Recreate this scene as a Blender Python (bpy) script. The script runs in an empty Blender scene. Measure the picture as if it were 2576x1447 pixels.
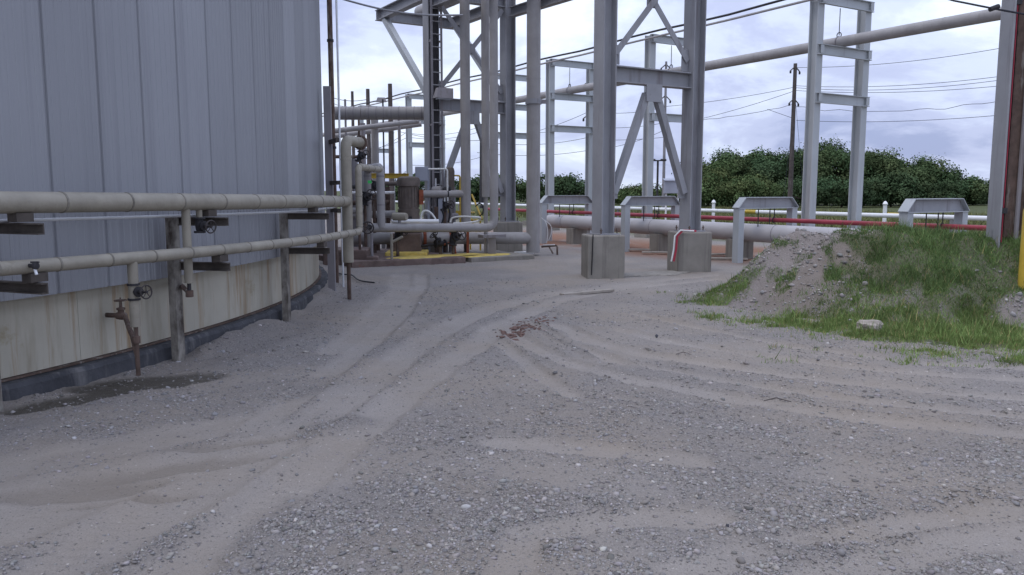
import bpy, math, random
import numpy as np
from mathutils import Vector, Matrix

# ------------------------------------------------------------------ camera
F, PX0, PY0, HOR, H = 2050.0, 1288.0, 723.5, 480.0, 1.6
PITCH = math.atan((PY0 - HOR) / F)
scene = bpy.context.scene
C = scene.collection
cam_d = bpy.data.cameras.new("camera")
cam = bpy.data.objects.new("camera", cam_d)
C.objects.link(cam)
cam_d.sensor_width = 36.0
cam_d.lens = F / 2576.0 * 36.0
cam_d.clip_end = 5000
cam.location = (0, 0, H)
cam.rotation_euler = (math.pi / 2 - PITCH, 0, 0)
scene.camera = cam

# ------------------------------------------------------------------ sky and sun
SUN_EL, SUN_AZ = math.radians(62), math.radians(-120)   # azimuth from +Y, clockwise
world = bpy.data.worlds.new("World")
scene.world = world
world.use_nodes = True
wn, wl = world.node_tree.nodes, world.node_tree.links
wn.clear()


def wnode(t, **k):
    n = wn.new(t)
    for a, b in k.items():
        setattr(n, a, b)
    return n


sky = wnode("ShaderNodeTexSky", sky_type='NISHITA', sun_disc=False)
sky.sun_elevation = SUN_EL
sky.sun_rotation = SUN_AZ
tc = wnode("ShaderNodeTexCoord")
sep = wnode("ShaderNodeSeparateXYZ")
wl.new(tc.outputs["Generated"], sep.inputs[0])


def wmath(op, a, b=None, clamp=False):
    n = wnode("ShaderNodeMath", operation=op, use_clamp=clamp)
    for i, x in enumerate((a, b)):
        if x is None:
            continue
        if isinstance(x, (int, float)):
            n.inputs[i].default_value = x
        else:
            wl.new(x, n.inputs[i])
    return n.outputs[0]


up = wmath('MAXIMUM', sep.outputs[2], 0.0)
den = wmath('ADD', up, 0.34)
cmb = wnode("ShaderNodeCombineXYZ")
wl.new(wmath('DIVIDE', sep.outputs[0], den), cmb.inputs[0])
wl.new(wmath('DIVIDE', sep.outputs[1], den), cmb.inputs[1])


def wnoise(scale, detail, rough, dist=0.0, off=(0, 0, 0)):
    mp = wnode("ShaderNodeMapping")
    mp.inputs["Location"].default_value = off
    wl.new(cmb.outputs[0], mp.inputs[0])
    n = wnode("ShaderNodeTexNoise")
    n.inputs["Scale"].default_value = scale
    n.inputs["Detail"].default_value = detail
    n.inputs["Roughness"].default_value = rough
    n.inputs["Distortion"].default_value = dist
    wl.new(mp.outputs[0], n.inputs[0])
    return n.outputs[0]


def wramp(src, stops):
    r = wnode("ShaderNodeValToRGB")
    els = r.color_ramp.elements
    while len(els) < len(stops):
        els.new(0.5)
    for e, (p, c) in zip(els, stops):
        e.position = p
        e.color = (*c, 1)
    r.color_ramp.interpolation = 'EASE'
    wl.new(src, r.inputs[0])
    return r.outputs[0]


def wmix(fac, a, b, blend='MIX'):
    n = wnode("ShaderNodeMix", data_type='RGBA', blend_type=blend)
    if isinstance(fac, (int, float)):
        n.inputs[0].default_value = fac
    else:
        wl.new(fac, n.inputs[0])
    for i, x in ((6, a), (7, b)):
        if isinstance(x, tuple):
            n.inputs[i].default_value = (*x, 1)
        else:
            wl.new(x, n.inputs[i])
    return n.outputs[2]


n1 = wnoise(1.15, 8, 0.58, 0.4, (3.1, 1.7, 0))
n2 = wnoise(3.4, 8, 0.60, 0.3, (0.4, 5.2, 0))
nn = wmath('ADD', wmath('MULTIPLY', n1, 0.72), wmath('MULTIPLY', n2, 0.28))
cloud = wramp(nn, [(0.39, (4.7, 5.5, 8.6)), (0.46, (6.8, 7.6, 10.8)), (0.525, (8.7, 9.8, 12.8)), (0.60, (11.4, 12.5, 14.6))])
veil = wmix(0.93, sky.outputs[0], cloud)                      # a thin blue showing through a closed overcast
grad = wmath('ADD', wmath('MULTIPLY', up, 0.55), 0.86)        # an overcast sky brightens towards the zenith
gcmb = wnode("ShaderNodeCombineColor")
for i in range(3):
    wl.new(grad, gcmb.inputs[i])
col = wmix(1.0, veil, gcmb.outputs[0], 'MULTIPLY')
bg = wnode("ShaderNodeBackground")
bg.inputs[1].default_value = 0.088
wl.new(col, bg.inputs[0])
wo = wnode("ShaderNodeOutputWorld")
wl.new(bg.outputs[0], wo.inputs[0])

sun_d = bpy.data.lights.new("sun", 'SUN')
sun_d.energy = 1.0
sun_d.angle = math.radians(28)
sun_d.color = (1.0, 0.95, 0.90)
sun = bpy.data.objects.new("sun", sun_d)
C.objects.link(sun)
sdir = Vector((math.sin(SUN_AZ) * math.cos(SUN_EL), math.cos(SUN_AZ) * math.cos(SUN_EL), math.sin(SUN_EL)))
sun.rotation_euler = sdir.to_track_quat('Z', 'Y').to_euler()
sun.location = (0, 0, 40)

vs = scene.view_settings
vs.view_transform = 'Standard'
vs.look = 'None'
vs.exposure = 0.15
vs.gamma = 1.0
vs.use_curve_mapping = False
scene.cycles.max_bounces = 6
scene.cycles.use_denoising = True

rng = np.random.default_rng(7)
random.seed(11)

# ------------------------------------------------------------------ measuring helpers (photo bearings to places)


def ray(px, py):
    cx, cy = (px - PX0) / F, -(py - PY0) / F
    return np.array([cx, math.cos(PITCH) + cy * math.sin(PITCH), -math.sin(PITCH) + cy * math.cos(PITCH)])


def P(px, py, Y):
    r = ray(px, py)
    t = Y / r[1]
    return np.array([r[0] * t, Y, H + r[2] * t])


def G(px, py, z=0.0):
    r = ray(px, py)
    t = (z - H) / r[2]
    return np.array([r[0] * t, r[1] * t, z])


TH = math.radians(31.4)
U = np.array([-math.sin(TH), math.cos(TH), 0.0])     # along the pipe rack, away
V = np.array([math.cos(TH), math.sin(TH), 0.0])      # across the rack, to the right
Z = np.array([0, 0, 1.0])

# ------------------------------------------------------------------ materials
MATS = {}


def mat(name, col, rough=0.6, metal=0.0, var=0.12, scale=3.0, bump=0.0, bscale=60.0, streak=None, spots=None, attr=None, spec=0.3):
    """col: base colour. streak=(colour, amount, horizontal scale, vertical scale). spots=(colour, amount, scale)."""
    m = bpy.data.materials.new(name)
    m.use_nodes = True
    nt = m.node_tree
    N, L = nt.nodes, nt.links
    b = N["Principled BSDF"]
    b.inputs["Roughness"].default_value = rough
    b.inputs["Metallic"].default_value = metal
    b.inputs["Specular IOR Level"].default_value = spec
    geo = N.new("ShaderNodeNewGeometry")

    def noise(s, d=5, r=0.6, mapping=None):
        n = N.new("ShaderNodeTexNoise")
        n.inputs["Scale"].default_value = s
        n.inputs["Detail"].default_value = d
        n.inputs["Roughness"].default_value = r
        if mapping:
            mp = N.new("ShaderNodeMapping")
            mp.inputs["Scale"].default_value = mapping
            L.new(geo.outputs["Position"], mp.inputs[0])
            L.new(mp.outputs[0], n.inputs[0])
        else:
            L.new(geo.outputs["Position"], n.inputs[0])
        return n.outputs[0]

    def ramp(src, a, bb, c0=(0, 0, 0), c1=(1, 1, 1)):
        r = N.new("ShaderNodeValToRGB")
        r.color_ramp.elements[0].position = a
        r.color_ramp.elements[1].position = bb
        r.color_ramp.elements[0].color = (*c0, 1)
        r.color_ramp.elements[1].color = (*c1, 1)
        L.new(src, r.inputs[0])
        return r.outputs[0]

    def mix(fac, a, bb, blend='MIX'):
        n = N.new("ShaderNodeMix")
        n.data_type = 'RGBA'
        n.blend_type = blend
        if isinstance(fac, (int, float)):
            n.inputs[0].default_value = fac
        else:
            L.new(fac, n.inputs[0])
        for i, x in ((6, a), (7, bb)):
            if isinstance(x, tuple):
                n.inputs[i].default_value = (*x, 1)
            else:
                L.new(x, n.inputs[i])
        return n.outputs[2]

    lo = tuple(c * (1 - var) for c in col)
    hi = tuple(min(1, c * (1 + var)) for c in col)
    c = mix(ramp(noise(scale), 0.3, 0.7), lo, hi)
    if attr:
        a = N.new("ShaderNodeAttribute")
        a.attribute_name = attr
        c = mix(1.0, c, a.outputs["Color"], 'MULTIPLY')
    if spots:
        sc, amt, ss = spots
        c = mix(ramp(noise(ss, 6, 0.7), 0.72 - amt * 0.3, 0.80 - amt * 0.2), c, sc)
    if streak:
        sc, amt, hs, vz = streak
        f = ramp(noise(1.0, 4, 0.65, (hs, hs, vz)), 0.66 - amt * 0.25, 0.80 - amt * 0.12)
        c = mix(f, c, sc)
    L.new(c, b.inputs["Base Color"])
    if bump:
        bn = N.new("ShaderNodeBump")
        bn.inputs["Strength"].default_value = bump
        bn.inputs["Distance"].default_value = 0.02
        L.new(noise(bscale, 4, 0.6), bn.inputs["Height"])
        L.new(bn.outputs[0], b.inputs["Normal"])
    MATS[name] = m
    m["h"] = 1
    return m


steel = mat("structural_paint", (0.30, 0.30, 0.315), 0.55, var=0.14, scale=1.5, spots=((0.20, 0.165, 0.15), 0.18, 4), streak=((0.19, 0.17, 0.175), 0.45, 7, 0.5))
steel_dark = mat("weathered_paint", (0.24, 0.225, 0.235), 0.6, var=0.2, scale=1.6, streak=((0.14, 0.11, 0.10), 0.5, 9, 0.5))
steel_pale = mat("rack_paint", (0.41, 0.43, 0.44), 0.5, var=0.08, scale=1.0, streak=((0.33, 0.33, 0.35), 0.3, 6, 0.4))
clad = mat("pipe_cladding", (0.295, 0.268, 0.215), 0.5, var=0.16, scale=4, bump=0.5, bscale=7, spots=((0.20, 0.178, 0.14), 0.45, 5))
clad_grey = mat("pipe_paint_grey", (0.32, 0.305, 0.30), 0.5, var=0.12, scale=2.5, streak=((0.25, 0.235, 0.22), 0.45, 6, 0.7))
clad_seam = mat("cladding_seam", (0.20, 0.182, 0.15), 0.6, var=0.3, scale=9)
galv = mat("galvanised_conduit", (0.66, 0.67, 0.69), 0.35, metal=0.2, var=0.1)
low_pipe_m = mat("low_pipe_paint", (0.43, 0.41, 0.41), 0.5, var=0.10, scale=1.5, spots=((0.30, 0.28, 0.26), 0.25, 2))
white_p = mat("white_pipe_paint", (0.80, 0.80, 0.80), 0.4, var=0.06, scale=2)
red_p = mat("red_pipe_paint", (0.30, 0.045, 0.062), 0.45, var=0.18, scale=2)
yellow = mat("yellow_paint", (0.53, 0.37, 0.055), 0.5, var=0.15, scale=5, spots=((0.35, 0.2, 0.04), 0.2, 9))
rust = mat("rusty_steel", (0.11, 0.075, 0.06), 0.85, var=0.35, scale=8, bump=0.3, bscale=50, streak=((0.30, 0.28, 0.25), 0.45, 14, 2.0))
rust_red = mat("red_rust_flange", (0.25, 0.075, 0.04), 0.85, var=0.3, scale=10)
post_m = mat("worn_white_post", (0.27, 0.25, 0.22), 0.75, var=0.25, scale=5, streak=((0.05, 0.038, 0.03), 1.05, 7, 3.5), bump=0.2, bscale=40)
arm_m = mat("dark_bracket", (0.085, 0.072, 0.062), 0.85, var=0.3, scale=7, bump=0.25, bscale=40)
dark = mat("dark_iron", (0.035, 0.033, 0.036), 0.6, var=0.3, scale=9)
wheel_m = mat("handwheel_iron", (0.05, 0.042, 0.04), 0.6, var=0.3, scale=9)
conc = mat("concrete", (0.26, 0.24, 0.21), 0.9, var=0.16, scale=3, bump=0.3, bscale=70, streak=((0.15, 0.135, 0.12), 0.6, 8, 0.5), spots=((0.30, 0.28, 0.25), 0.2, 6))
conc_dk = mat("stained_concrete", (0.17, 0.125, 0.11), 0.9, var=0.3, scale=5, bump=0.4, bscale=40, spots=((0.22, 0.09, 0.06), 0.4, 4))
plinth_m = mat("tarred_plinth", (0.062, 0.063, 0.070), 0.85, var=0.35, scale=3, bump=0.5, bscale=25, streak=((0.16, 0.155, 0.155), 0.55, 8, 1.0), spots=((0.20, 0.19, 0.18), 0.3, 5))
motor_m = mat("motor_paint", (0.14, 0.115, 0.10), 0.75, var=0.25, scale=6, spots=((0.2, 0.09, 0.05), 0.35, 7), bump=0.2, bscale=30)
wood = mat("pole_timber", (0.085, 0.07, 0.065), 0.9, var=0.3, scale=4, streak=((0.14, 0.12, 0.11), 0.5, 20, 0.8))
wood_pale = mat("weathered_board", (0.33, 0.295, 0.255), 0.9, var=0.2, scale=6)
box_m = mat("electrical_box_paint", (0.34, 0.36, 0.42), 0.5, var=0.06)
white_h = mat("white_hose", (0.72, 0.72, 0.70), 0.5, var=0.08)
black_h = mat("black_rubber", (0.02, 0.02, 0.023), 0.6, var=0.2)
red_tape = mat("red_tape", (0.36, 0.035, 0.06), 0.5, var=0.1)
green_t = mat("green_tag", (0.05, 0.55, 0.12), 0.5, var=0.05)
rock_m = mat("pale_rock", (0.36, 0.32, 0.28), 0.95, var=0.2, scale=9, bump=0.5, bscale=30)
rock_dk = mat("dark_rock", (0.10, 0.10, 0.115), 0.95, var=0.2, scale=14, bump=0.4, bscale=40)
stone_m = mat("gravel_stone", (0.30, 0.282, 0.268), 0.95, var=0.12, scale=30, attr="tint")
clay_m = mat("red_clay", (0.155, 0.098, 0.082), 0.95, var=0.3, scale=20, bump=0.4, bscale=60)
orange_m = mat("orange_soil", (0.30, 0.155, 0.10), 0.95, var=0.3, scale=3, bump=0.6, bscale=20, spots=((0.20, 0.17, 0.13), 0.5, 2))
wire_m = mat("black_cable", (0.03, 0.03, 0.04), 0.6, var=0.1)
glass_m = mat("lamp_lens", (0.35, 0.36, 0.38), 0.2, var=0.05)
bark = mat("tree_bark", (0.06, 0.05, 0.04), 0.95, var=0.3, scale=6)
leafs = [mat("foliage_mid", (0.074, 0.108, 0.052), 0.75, var=0.35, scale=0.8, attr="tint", spec=0.0),
         mat("foliage_deep", (0.060, 0.092, 0.048), 0.75, var=0.35, scale=0.8, attr="tint", spec=0.0),
         mat("foliage_pale", (0.092, 0.126, 0.056), 0.75, var=0.35, scale=0.8, attr="tint", spec=0.0)]
grass_m = mat("grass_blades", (0.122, 0.170, 0.055), 0.7, var=0.35, scale=1.6, attr="tint", spec=0.2)
for lm in leafs + [grass_m]:
    lm.node_tree.nodes["Principled BSDF"].inputs["Transmission Weight"].default_value = 0.0


def clad_material():
    """ribbed tank cladding: blue grey painted sheet, faint vertical dirt."""
    m = mat("tank_cladding", (0.300, 0.306, 0.326), 0.42, metal=0.12, var=0.05, scale=0.5, streak=((0.248, 0.252, 0.272), 0.55, 6, 0.10), spec=0.4)
    N, L = m.node_tree.nodes, m.node_tree.links
    b = N["Principled BSDF"]
    src = b.inputs["Base Color"].links[0].from_socket
    oi = N.new("ShaderNodeObjectInfo")                 # every sheet has weathered a little differently
    mr = N.new("ShaderNodeMapRange")
    mr.inputs["To Min"].default_value = 0.86
    mr.inputs["To Max"].default_value = 1.08
    L.new(oi.outputs["Random"], mr.inputs["Value"])
    mx = N.new("ShaderNodeMix")
    mx.data_type = 'RGBA'
    mx.blend_type = 'MULTIPLY'
    mx.inputs[0].default_value = 1.0
    L.new(src, mx.inputs[6])
    L.new(mr.outputs[0], mx.inputs[7])
    L.new(mx.outputs[2], b.inputs["Base Color"])
    return m


clad_tank = clad_material()


def band_material():
    """bare lower course: cream grey paint, rust runs from the top edge, stains at the foot."""
    m = mat("tank_band_paint", (0.47, 0.44, 0.36), 0.6, var=0.12, scale=1.2, streak=((0.33, 0.29, 0.215), 0.7, 5, 0.7), bump=0.1, bscale=6, spots=((0.30, 0.24, 0.14), 0.35, 1.3))
    nt = m.node_tree
    N, L = nt.nodes, nt.links
    b = N["Principled BSDF"]
    src = b.inputs["Base Color"].links[0].from_socket
    geo = N.new("ShaderNodeNewGeometry")
    mp = N.new("ShaderNodeMapping")
    mp.inputs["Scale"].default_value = (4.5, 4.5, 0.30)
    L.new(geo.outputs["Position"], mp.inputs[0])
    n = N.new("ShaderNodeTexNoise")
    n.inputs["Scale"].default_value = 1.0
    n.inputs["Detail"].default_value = 6
    n.inputs["Roughness"].default_value = 0.72
    L.new(mp.outputs[0], n.inputs[0])
    r = N.new("ShaderNodeValToRGB")
    r.color_ramp.elements[0].position = 0.515
    r.color_ramp.elements[1].position = 0.70
    L.new(n.outputs[0], r.inputs[0])
    mx = N.new("ShaderNodeMix")
    mx.data_type = 'RGBA'
    L.new(r.outputs[0], mx.inputs[0])
    L.new(src, mx.inputs[6])
    mx.inputs[7].default_value = (0.29, 0.165, 0.065, 1)
    L.new(mx.outputs[2], b.inputs["Base Color"])
    return m


band_m = band_material()

# ------------------------------------------------------------------ mesh builder
LOC = {}


class MB:
    def __init__(s):
        s.v, s.f = [], []

    def add(s, vs_, fs_):
        o = len(s.v)
        s.v += [tuple(map(float, q)) for q in vs_]
        s.f += [tuple(i + o for i in q) for q in fs_]
        return s

    def loft(s, loops, caps=True, closed=True):
        n = len(loops[0])
        vs_, fs_ = [], []
        for lp in loops:
            vs_ += list(lp)
        for k in range(len(loops) - 1):
            for i in range(n if closed else n - 1):
                j = (i + 1) % n
                fs_.append((k * n + i, k * n + j, (k + 1) * n + j, (k + 1) * n + i))
        if caps:
            fs_.append(tuple(reversed(range(n))))
            fs_.append(tuple((len(loops) - 1) * n + i for i in range(n)))
        return s.add(vs_, fs_)

    def box(s, c, size, rz=0.0, taper=1.0):
        x, y, z = [q / 2 for q in size]
        cr, sr = math.cos(rz), math.sin(rz)
        loops = []
        for zz, k in ((-z, 1.0), (z, taper)):
            loops.append([(c[0] + (a * cr - b * sr) * k, c[1] + (a * sr + b * cr) * k, c[2] + zz)
                          for a, b in ((-x, -y), (x, -y), (x, y), (-x, y))])
        return s.loft(loops)

    @staticmethod
    def frame(p0, p1, upv):
        d = np.array(p1, float) - np.array(p0, float)
        d /= np.linalg.norm(d)
        a = np.array(upv, float)
        a = a - d * (a @ d)
        if np.linalg.norm(a) < 1e-5:
            a = np.array([1.0, 0, 0]) - d * d[0]
        a /= np.linalg.norm(a)
        return d, a, np.cross(d, a)

    def section(s, p0, p1, prof, upv=(0, 0, 1)):
        """prof: list of (along up, along side)."""
        d, a, b = s.frame(p0, p1, upv)
        return s.loft([[np.array(p) + a * q[0] + b * q[1] for q in prof] for p in (p0, p1)])

    def bar(s, p0, p1, h, w, upv=(0, 0, 1)):
        return s.section(p0, p1, [(-h / 2, -w / 2), (h / 2, -w / 2), (h / 2, w / 2), (-h / 2, w / 2)], upv)

    def ibeam(s, p0, p1, h, w, t, upv=(0, 0, 1)):
        a, b, k = h / 2, w / 2, t / 2
        pr = [(-a, -b), (-a, b), (-a + t, b), (-a + t, k), (a - t, k), (a - t, b), (a, b), (a, -b), (a - t, -b), (a - t, -k), (-a + t, -k), (-a + t, -b)]
        return s.section(p0, p1, pr[::-1], upv)

    def channel(s, p0, p1, h, w, t, upv=(0, 0, 1)):
        a, b = h / 2, w / 2
        pr = [(-a, -b), (a, -b), (a, b), (a - t, b), (a - t, -b + t), (-a + t, -b + t), (-a + t, b), (-a, b)]
        return s.section(p0, p1, pr, upv)

    def angle(s, p0, p1, w, t, upv=(0, 0, 1)):
        a = w / 2
        return s.section(p0, p1, [(-a, -a), (a, -a), (a, -a + t), (-a + t, -a + t), (-a + t, a), (-a, a)], upv)

    def tube(s, path, r, n=14, caps=True):
        path = [np.array(p, float) for p in path]
        m = len(path)
        rs = r if hasattr(r, '__len__') else [r] * m
        T = []
        for i in range(m):
            t = path[min(i + 1, m - 1)] - path[max(i - 1, 0)]
            T.append(t / (np.linalg.norm(t) + 1e-9))
        a = np.array([0, 0, 1.0])
        if abs(T[0] @ a) > 0.9:
            a = np.array([1.0, 0, 0])
        loops = []
        for i in range(m):
            a = a - T[i] * (a @ T[i])
            a /= np.linalg.norm(a)
            b = np.cross(T[i], a)
            loops.append([path[i] + (a * math.cos(k) + b * math.sin(k)) * rs[i] for k in (2 * math.pi * j / n for j in range(n))])
        return s.loft(loops, caps)

    def lathe(s, prof, o, axis=(0, 0, 1), n=18):
        """prof: (radius, height along axis)."""
        return s._lathe(prof, o, axis, n)

    def _lathe(s, prof, o, d, n):
        d = np.array(d, float)
        d = d / np.linalg.norm(d)
        a = np.array([0, 0, 1.0]) if abs(d[2]) < 0.9 else np.array([1.0, 0, 0])
        a = a - d * (a @ d)
        a /= np.linalg.norm(a)
        b = np.cross(d, a)
        o = np.array(o, float)
        return s.loft([[o + d * h + (a * math.cos(k) + b * math.sin(k)) * max(r, 1e-4) for k in (2 * math.pi * j / n for j in range(n))] for r, h in prof])

    def ring(s, c, axis, R, r, n=20, m=8):
        d = np.array(axis, float)
        d /= np.linalg.norm(d)
        a = np.array([0, 0, 1.0]) if abs(d[2]) < 0.9 else np.array([1.0, 0, 0])
        a = a - d * (a @ d)
        a /= np.linalg.norm(a)
        b = np.cross(d, a)
        c = np.array(c, float)
        vs_, fs_ = [], []
        for i in range(n):
            k = 2 * math.pi * i / n
            e = a * math.cos(k) + b * math.sin(k)
            for j in range(m):
                q = 2 * math.pi * j / m
                vs_.append(c + e * (R + r * math.cos(q)) + d * r * math.sin(q))
        for i in range(n):
            for j in range(m):
                fs_.append((i * m + j, ((i + 1) % n) * m + j, ((i + 1) % n) * m + (j + 1) % m, i * m + (j + 1) % m))
        return s.add(vs_, fs_)

    def build(s, name, m, parent=None, smooth=False, ang=35, bevel=0.0):
        o = LOC.get(parent.name, np.zeros(3)) if parent else np.zeros(3)
        me = bpy.data.meshes.new(name)
        me.from_pydata([(a - o[0], b - o[1], c - o[2]) for a, b, c in s.v], [], s.f)
        me.materials.append(m)
        if smooth:
            me.shade_smooth()
            me.set_sharp_from_angle(angle=math.radians(ang))
        ob = bpy.data.objects.new(name, me)
        C.objects.link(ob)
        if parent:
            ob.parent = parent
            LOC[ob.name] = o
        if bevel:
            bm = ob.modifiers.new("bevel", 'BEVEL')
            bm.width = bevel
            bm.segments = 2
        return ob


def thing(name, label, cat, loc, group=None):
    o = bpy.data.objects.new(name, None)
    C.objects.link(o)
    o.empty_display_size = 0.2
    o.location = [float(q) for q in loc]
    LOC[o.name] = np.array(loc, float)
    o["label"], o["category"] = label, cat
    if group:
        o["group"] = group
    return o


def tag(o, label, cat, group=None):
    o["label"], o["category"] = label, cat
    if group:
        o["group"] = group
    return o


def dup(root, loc, label):
    r = root.copy()
    C.objects.link(r)
    r.location = [float(q) for q in loc]
    r["label"] = label
    for ch in list(root.children):
        c = ch.copy()
        C.objects.link(c)
        c.parent = r
        for g in list(ch.children):
            d = g.copy()
            C.objects.link(d)
            d.parent = c
    return r


def fillet(pts, rad, n=6):
    pts = [np.array(p, float) for p in pts]
    out = [pts[0]]
    for i in range(1, len(pts) - 1):
        a, b, c = pts[i - 1], pts[i], pts[i + 1]
        d0, d1 = a - b, c - b
        l0, l1 = np.linalg.norm(d0), np.linalg.norm(d1)
        k = min(rad, l0 * 0.49, l1 * 0.49)
        p0, p1 = b + d0 / l0 * k, b + d1 / l1 * k
        for j in range(n + 1):
            t = j / n
            out.append((1 - t) ** 2 * p0 + 2 * t * (1 - t) * b + t * t * p1)
    out.append(pts[-1])
    return out


def along(path, step, start=0.0):
    """points and tangents every step metres along a path."""
    path = [np.array(p, float) for p in path]
    res, acc, nxt = [], 0.0, start
    for a, b in zip(path[:-1], path[1:]):
        L_ = np.linalg.norm(b - a)
        while L_ > 1e-9 and nxt <= acc + L_:
            res.append((a + (b - a) * ((nxt - acc) / L_), (b - a) / L_))
            nxt += step
        acc += L_
    return res


# value noise for shaping terrain in numpy
def vnoise(x, y, seed=0):
    r = np.random.default_rng(seed)
    tab = r.random((256, 256))
    xi, yi = np.floor(x).astype(int), np.floor(y).astype(int)
    fx, fy = x - xi, y - yi
    fx, fy = fx * fx * (3 - 2 * fx), fy * fy * (3 - 2 * fy)
    g = lambda a, b: tab[a % 256, b % 256]
    return (g(xi, yi) * (1 - fx) + g(xi + 1, yi) * fx) * (1 - fy) + (g(xi, yi + 1) * (1 - fx) + g(xi + 1, yi + 1) * fx) * fy


def fbm(x, y, oct=4, seed=0):
    s, a, t = 0, 0.5, 0
    for k in range(oct):
        s = s + a * vnoise(x * 2 ** k + 17.3 * k, y * 2 ** k - 9.1 * k, seed + k)
        t += a
        a *= 0.5
    return s / t


def sstep(a, b, x):
    t = np.clip((x - a) / (b - a), 0, 1)
    return t * t * (3 - 2 * t)

# ================================================================== THE GROUND
def poly(px):
    return np.array([G(a, b)[:2] for a, b in px])


def dist_poly(x, y, pl):
    """distance to a polyline and arc length at the nearest point."""
    best = np.full(x.shape, 1e9)
    arc = np.zeros(x.shape)
    acc = 0.0
    for a, b in zip(pl[:-1], pl[1:]):
        d = b - a
        L_ = np.hypot(*d)
        t = np.clip(((x - a[0]) * d[0] + (y - a[1]) * d[1]) / (L_ * L_), 0, 1)
        q = np.hypot(x - a[0] - t * d[0], y - a[1] - t * d[1])
        m = q < best
        best = np.where(m, q, best)
        arc = np.where(m, acc + t * L_, arc)
        acc += L_
    return best, arc


TRACKS = [(poly(p), w) for p, w in (
    ([(120, 1440), (420, 1275), (610, 1170), (760, 1085), (900, 985), (1000, 905), (1100, 835), (1230, 775), (1400, 735), (1600, 712), (1800, 690)], 0.20),
    ([(420, 1447), (640, 1300), (760, 1205), (870, 1110), (1000, 1010), (1100, 930), (1190, 870), (1250, 820), (1400, 755), (1570, 722), (1800, 703)], 0.17),
    ([(640, 1090), (800, 960), (920, 870), (1010, 790), (1060, 720), (1060, 690)], 0.13),
    ([(1270, 815), (1330, 865), (1450, 915), (1600, 955), (1850, 1000), (2150, 1045), (2600, 1095)], 0.13),
    ([(1330, 812), (1420, 860), (1560, 905), (1800, 955), (2150, 1005), (2600, 1050)], 0.09),
    ([(1400, 815), (1480, 850), (1620, 890), (1850, 925), (2150, 965), (2600, 1005)], 0.13),
    ([(1560, 830), (1700, 862), (1900, 895), (2200, 930), (2600, 955)], 0.12),
    ([(1600, 790), (1800, 835), (2000, 875), (2300, 910), (2600, 925)], 0.10),
    ([(1260, 860), (1330, 920), (1440, 990), (1600, 1010)], 0.10),
    ([(1250, 1110), (1450, 1125), (1750, 1160)], 0.13),
    ([(850, 880), (950, 800), (1010, 730), (1010, 690)], 0.22),
    ([(1280, 1447), (1330, 1330), (1600, 1300), (1800, 1310)], 0.12),
    ([(1700, 1447), (1900, 1380), (2300, 1300), (2600, 1275)], 0.11),
    ([(2050, 1447), (2300, 1380), (2600, 1330)], 0.14),
    ([(0, 1180), (250, 1130), (520, 1080), (640, 1060)], 0.24),
    ([(0, 1330), (260, 1230), (560, 1140), (760, 1075)], 0.24))]
RIDGES = [(poly(p), w) for p, w in (
    ([(1450, 1018), (1700, 1072), (1950, 1115), (2250, 1150)], 0.13),
    ([(1500, 1000), (1720, 1030), (1950, 1045), (2150, 1080)], 0.10),
    ([(1200, 1225), (1320, 1250), (1520, 1270)], 0.10),
    ([(600, 1400), (660, 1330), (740, 1260)], 0.10),
    ([(1830, 1330), (1950, 1370), (2080, 1380)], 0.08),
    ([(1360, 830), (1430, 860), (1500, 900)], 0.06),
    ([(770, 1100), (830, 1070), (900, 1060)], 0.14))]
TREAD = poly([(1900, 1447), (2130, 1370), (2300, 1280), (2480, 1190)])
CLEATS = poly([(1290, 1060), (1400, 1000), (1400, 930), (1300, 870)])
WET = [(G(370, 965)[:2], 0.66, 0.30, 0.55), (G(200, 1005)[:2], 0.6, 0.16, 0.95)]
DAMP = [(G(430, 1175)[:2], 0.60, 0.12, 0.5), (G(200, 1235)[:2], 0.55, 0.14, 0.35), (G(620, 1110)[:2], 0.45, 0.07, 0.4), (G(330, 1255)[:2], 0.4, 0.06, 0.3)]


def blob(x, y, c, a, b, rot):
    dx, dy = x - c[0], y - c[1]
    p = dx * math.cos(rot) + dy * math.sin(rot)
    q = -dx * math.sin(rot) + dy * math.cos(rot)
    return np.sqrt((p / a) ** 2 + (q / b) ** 2)


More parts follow.
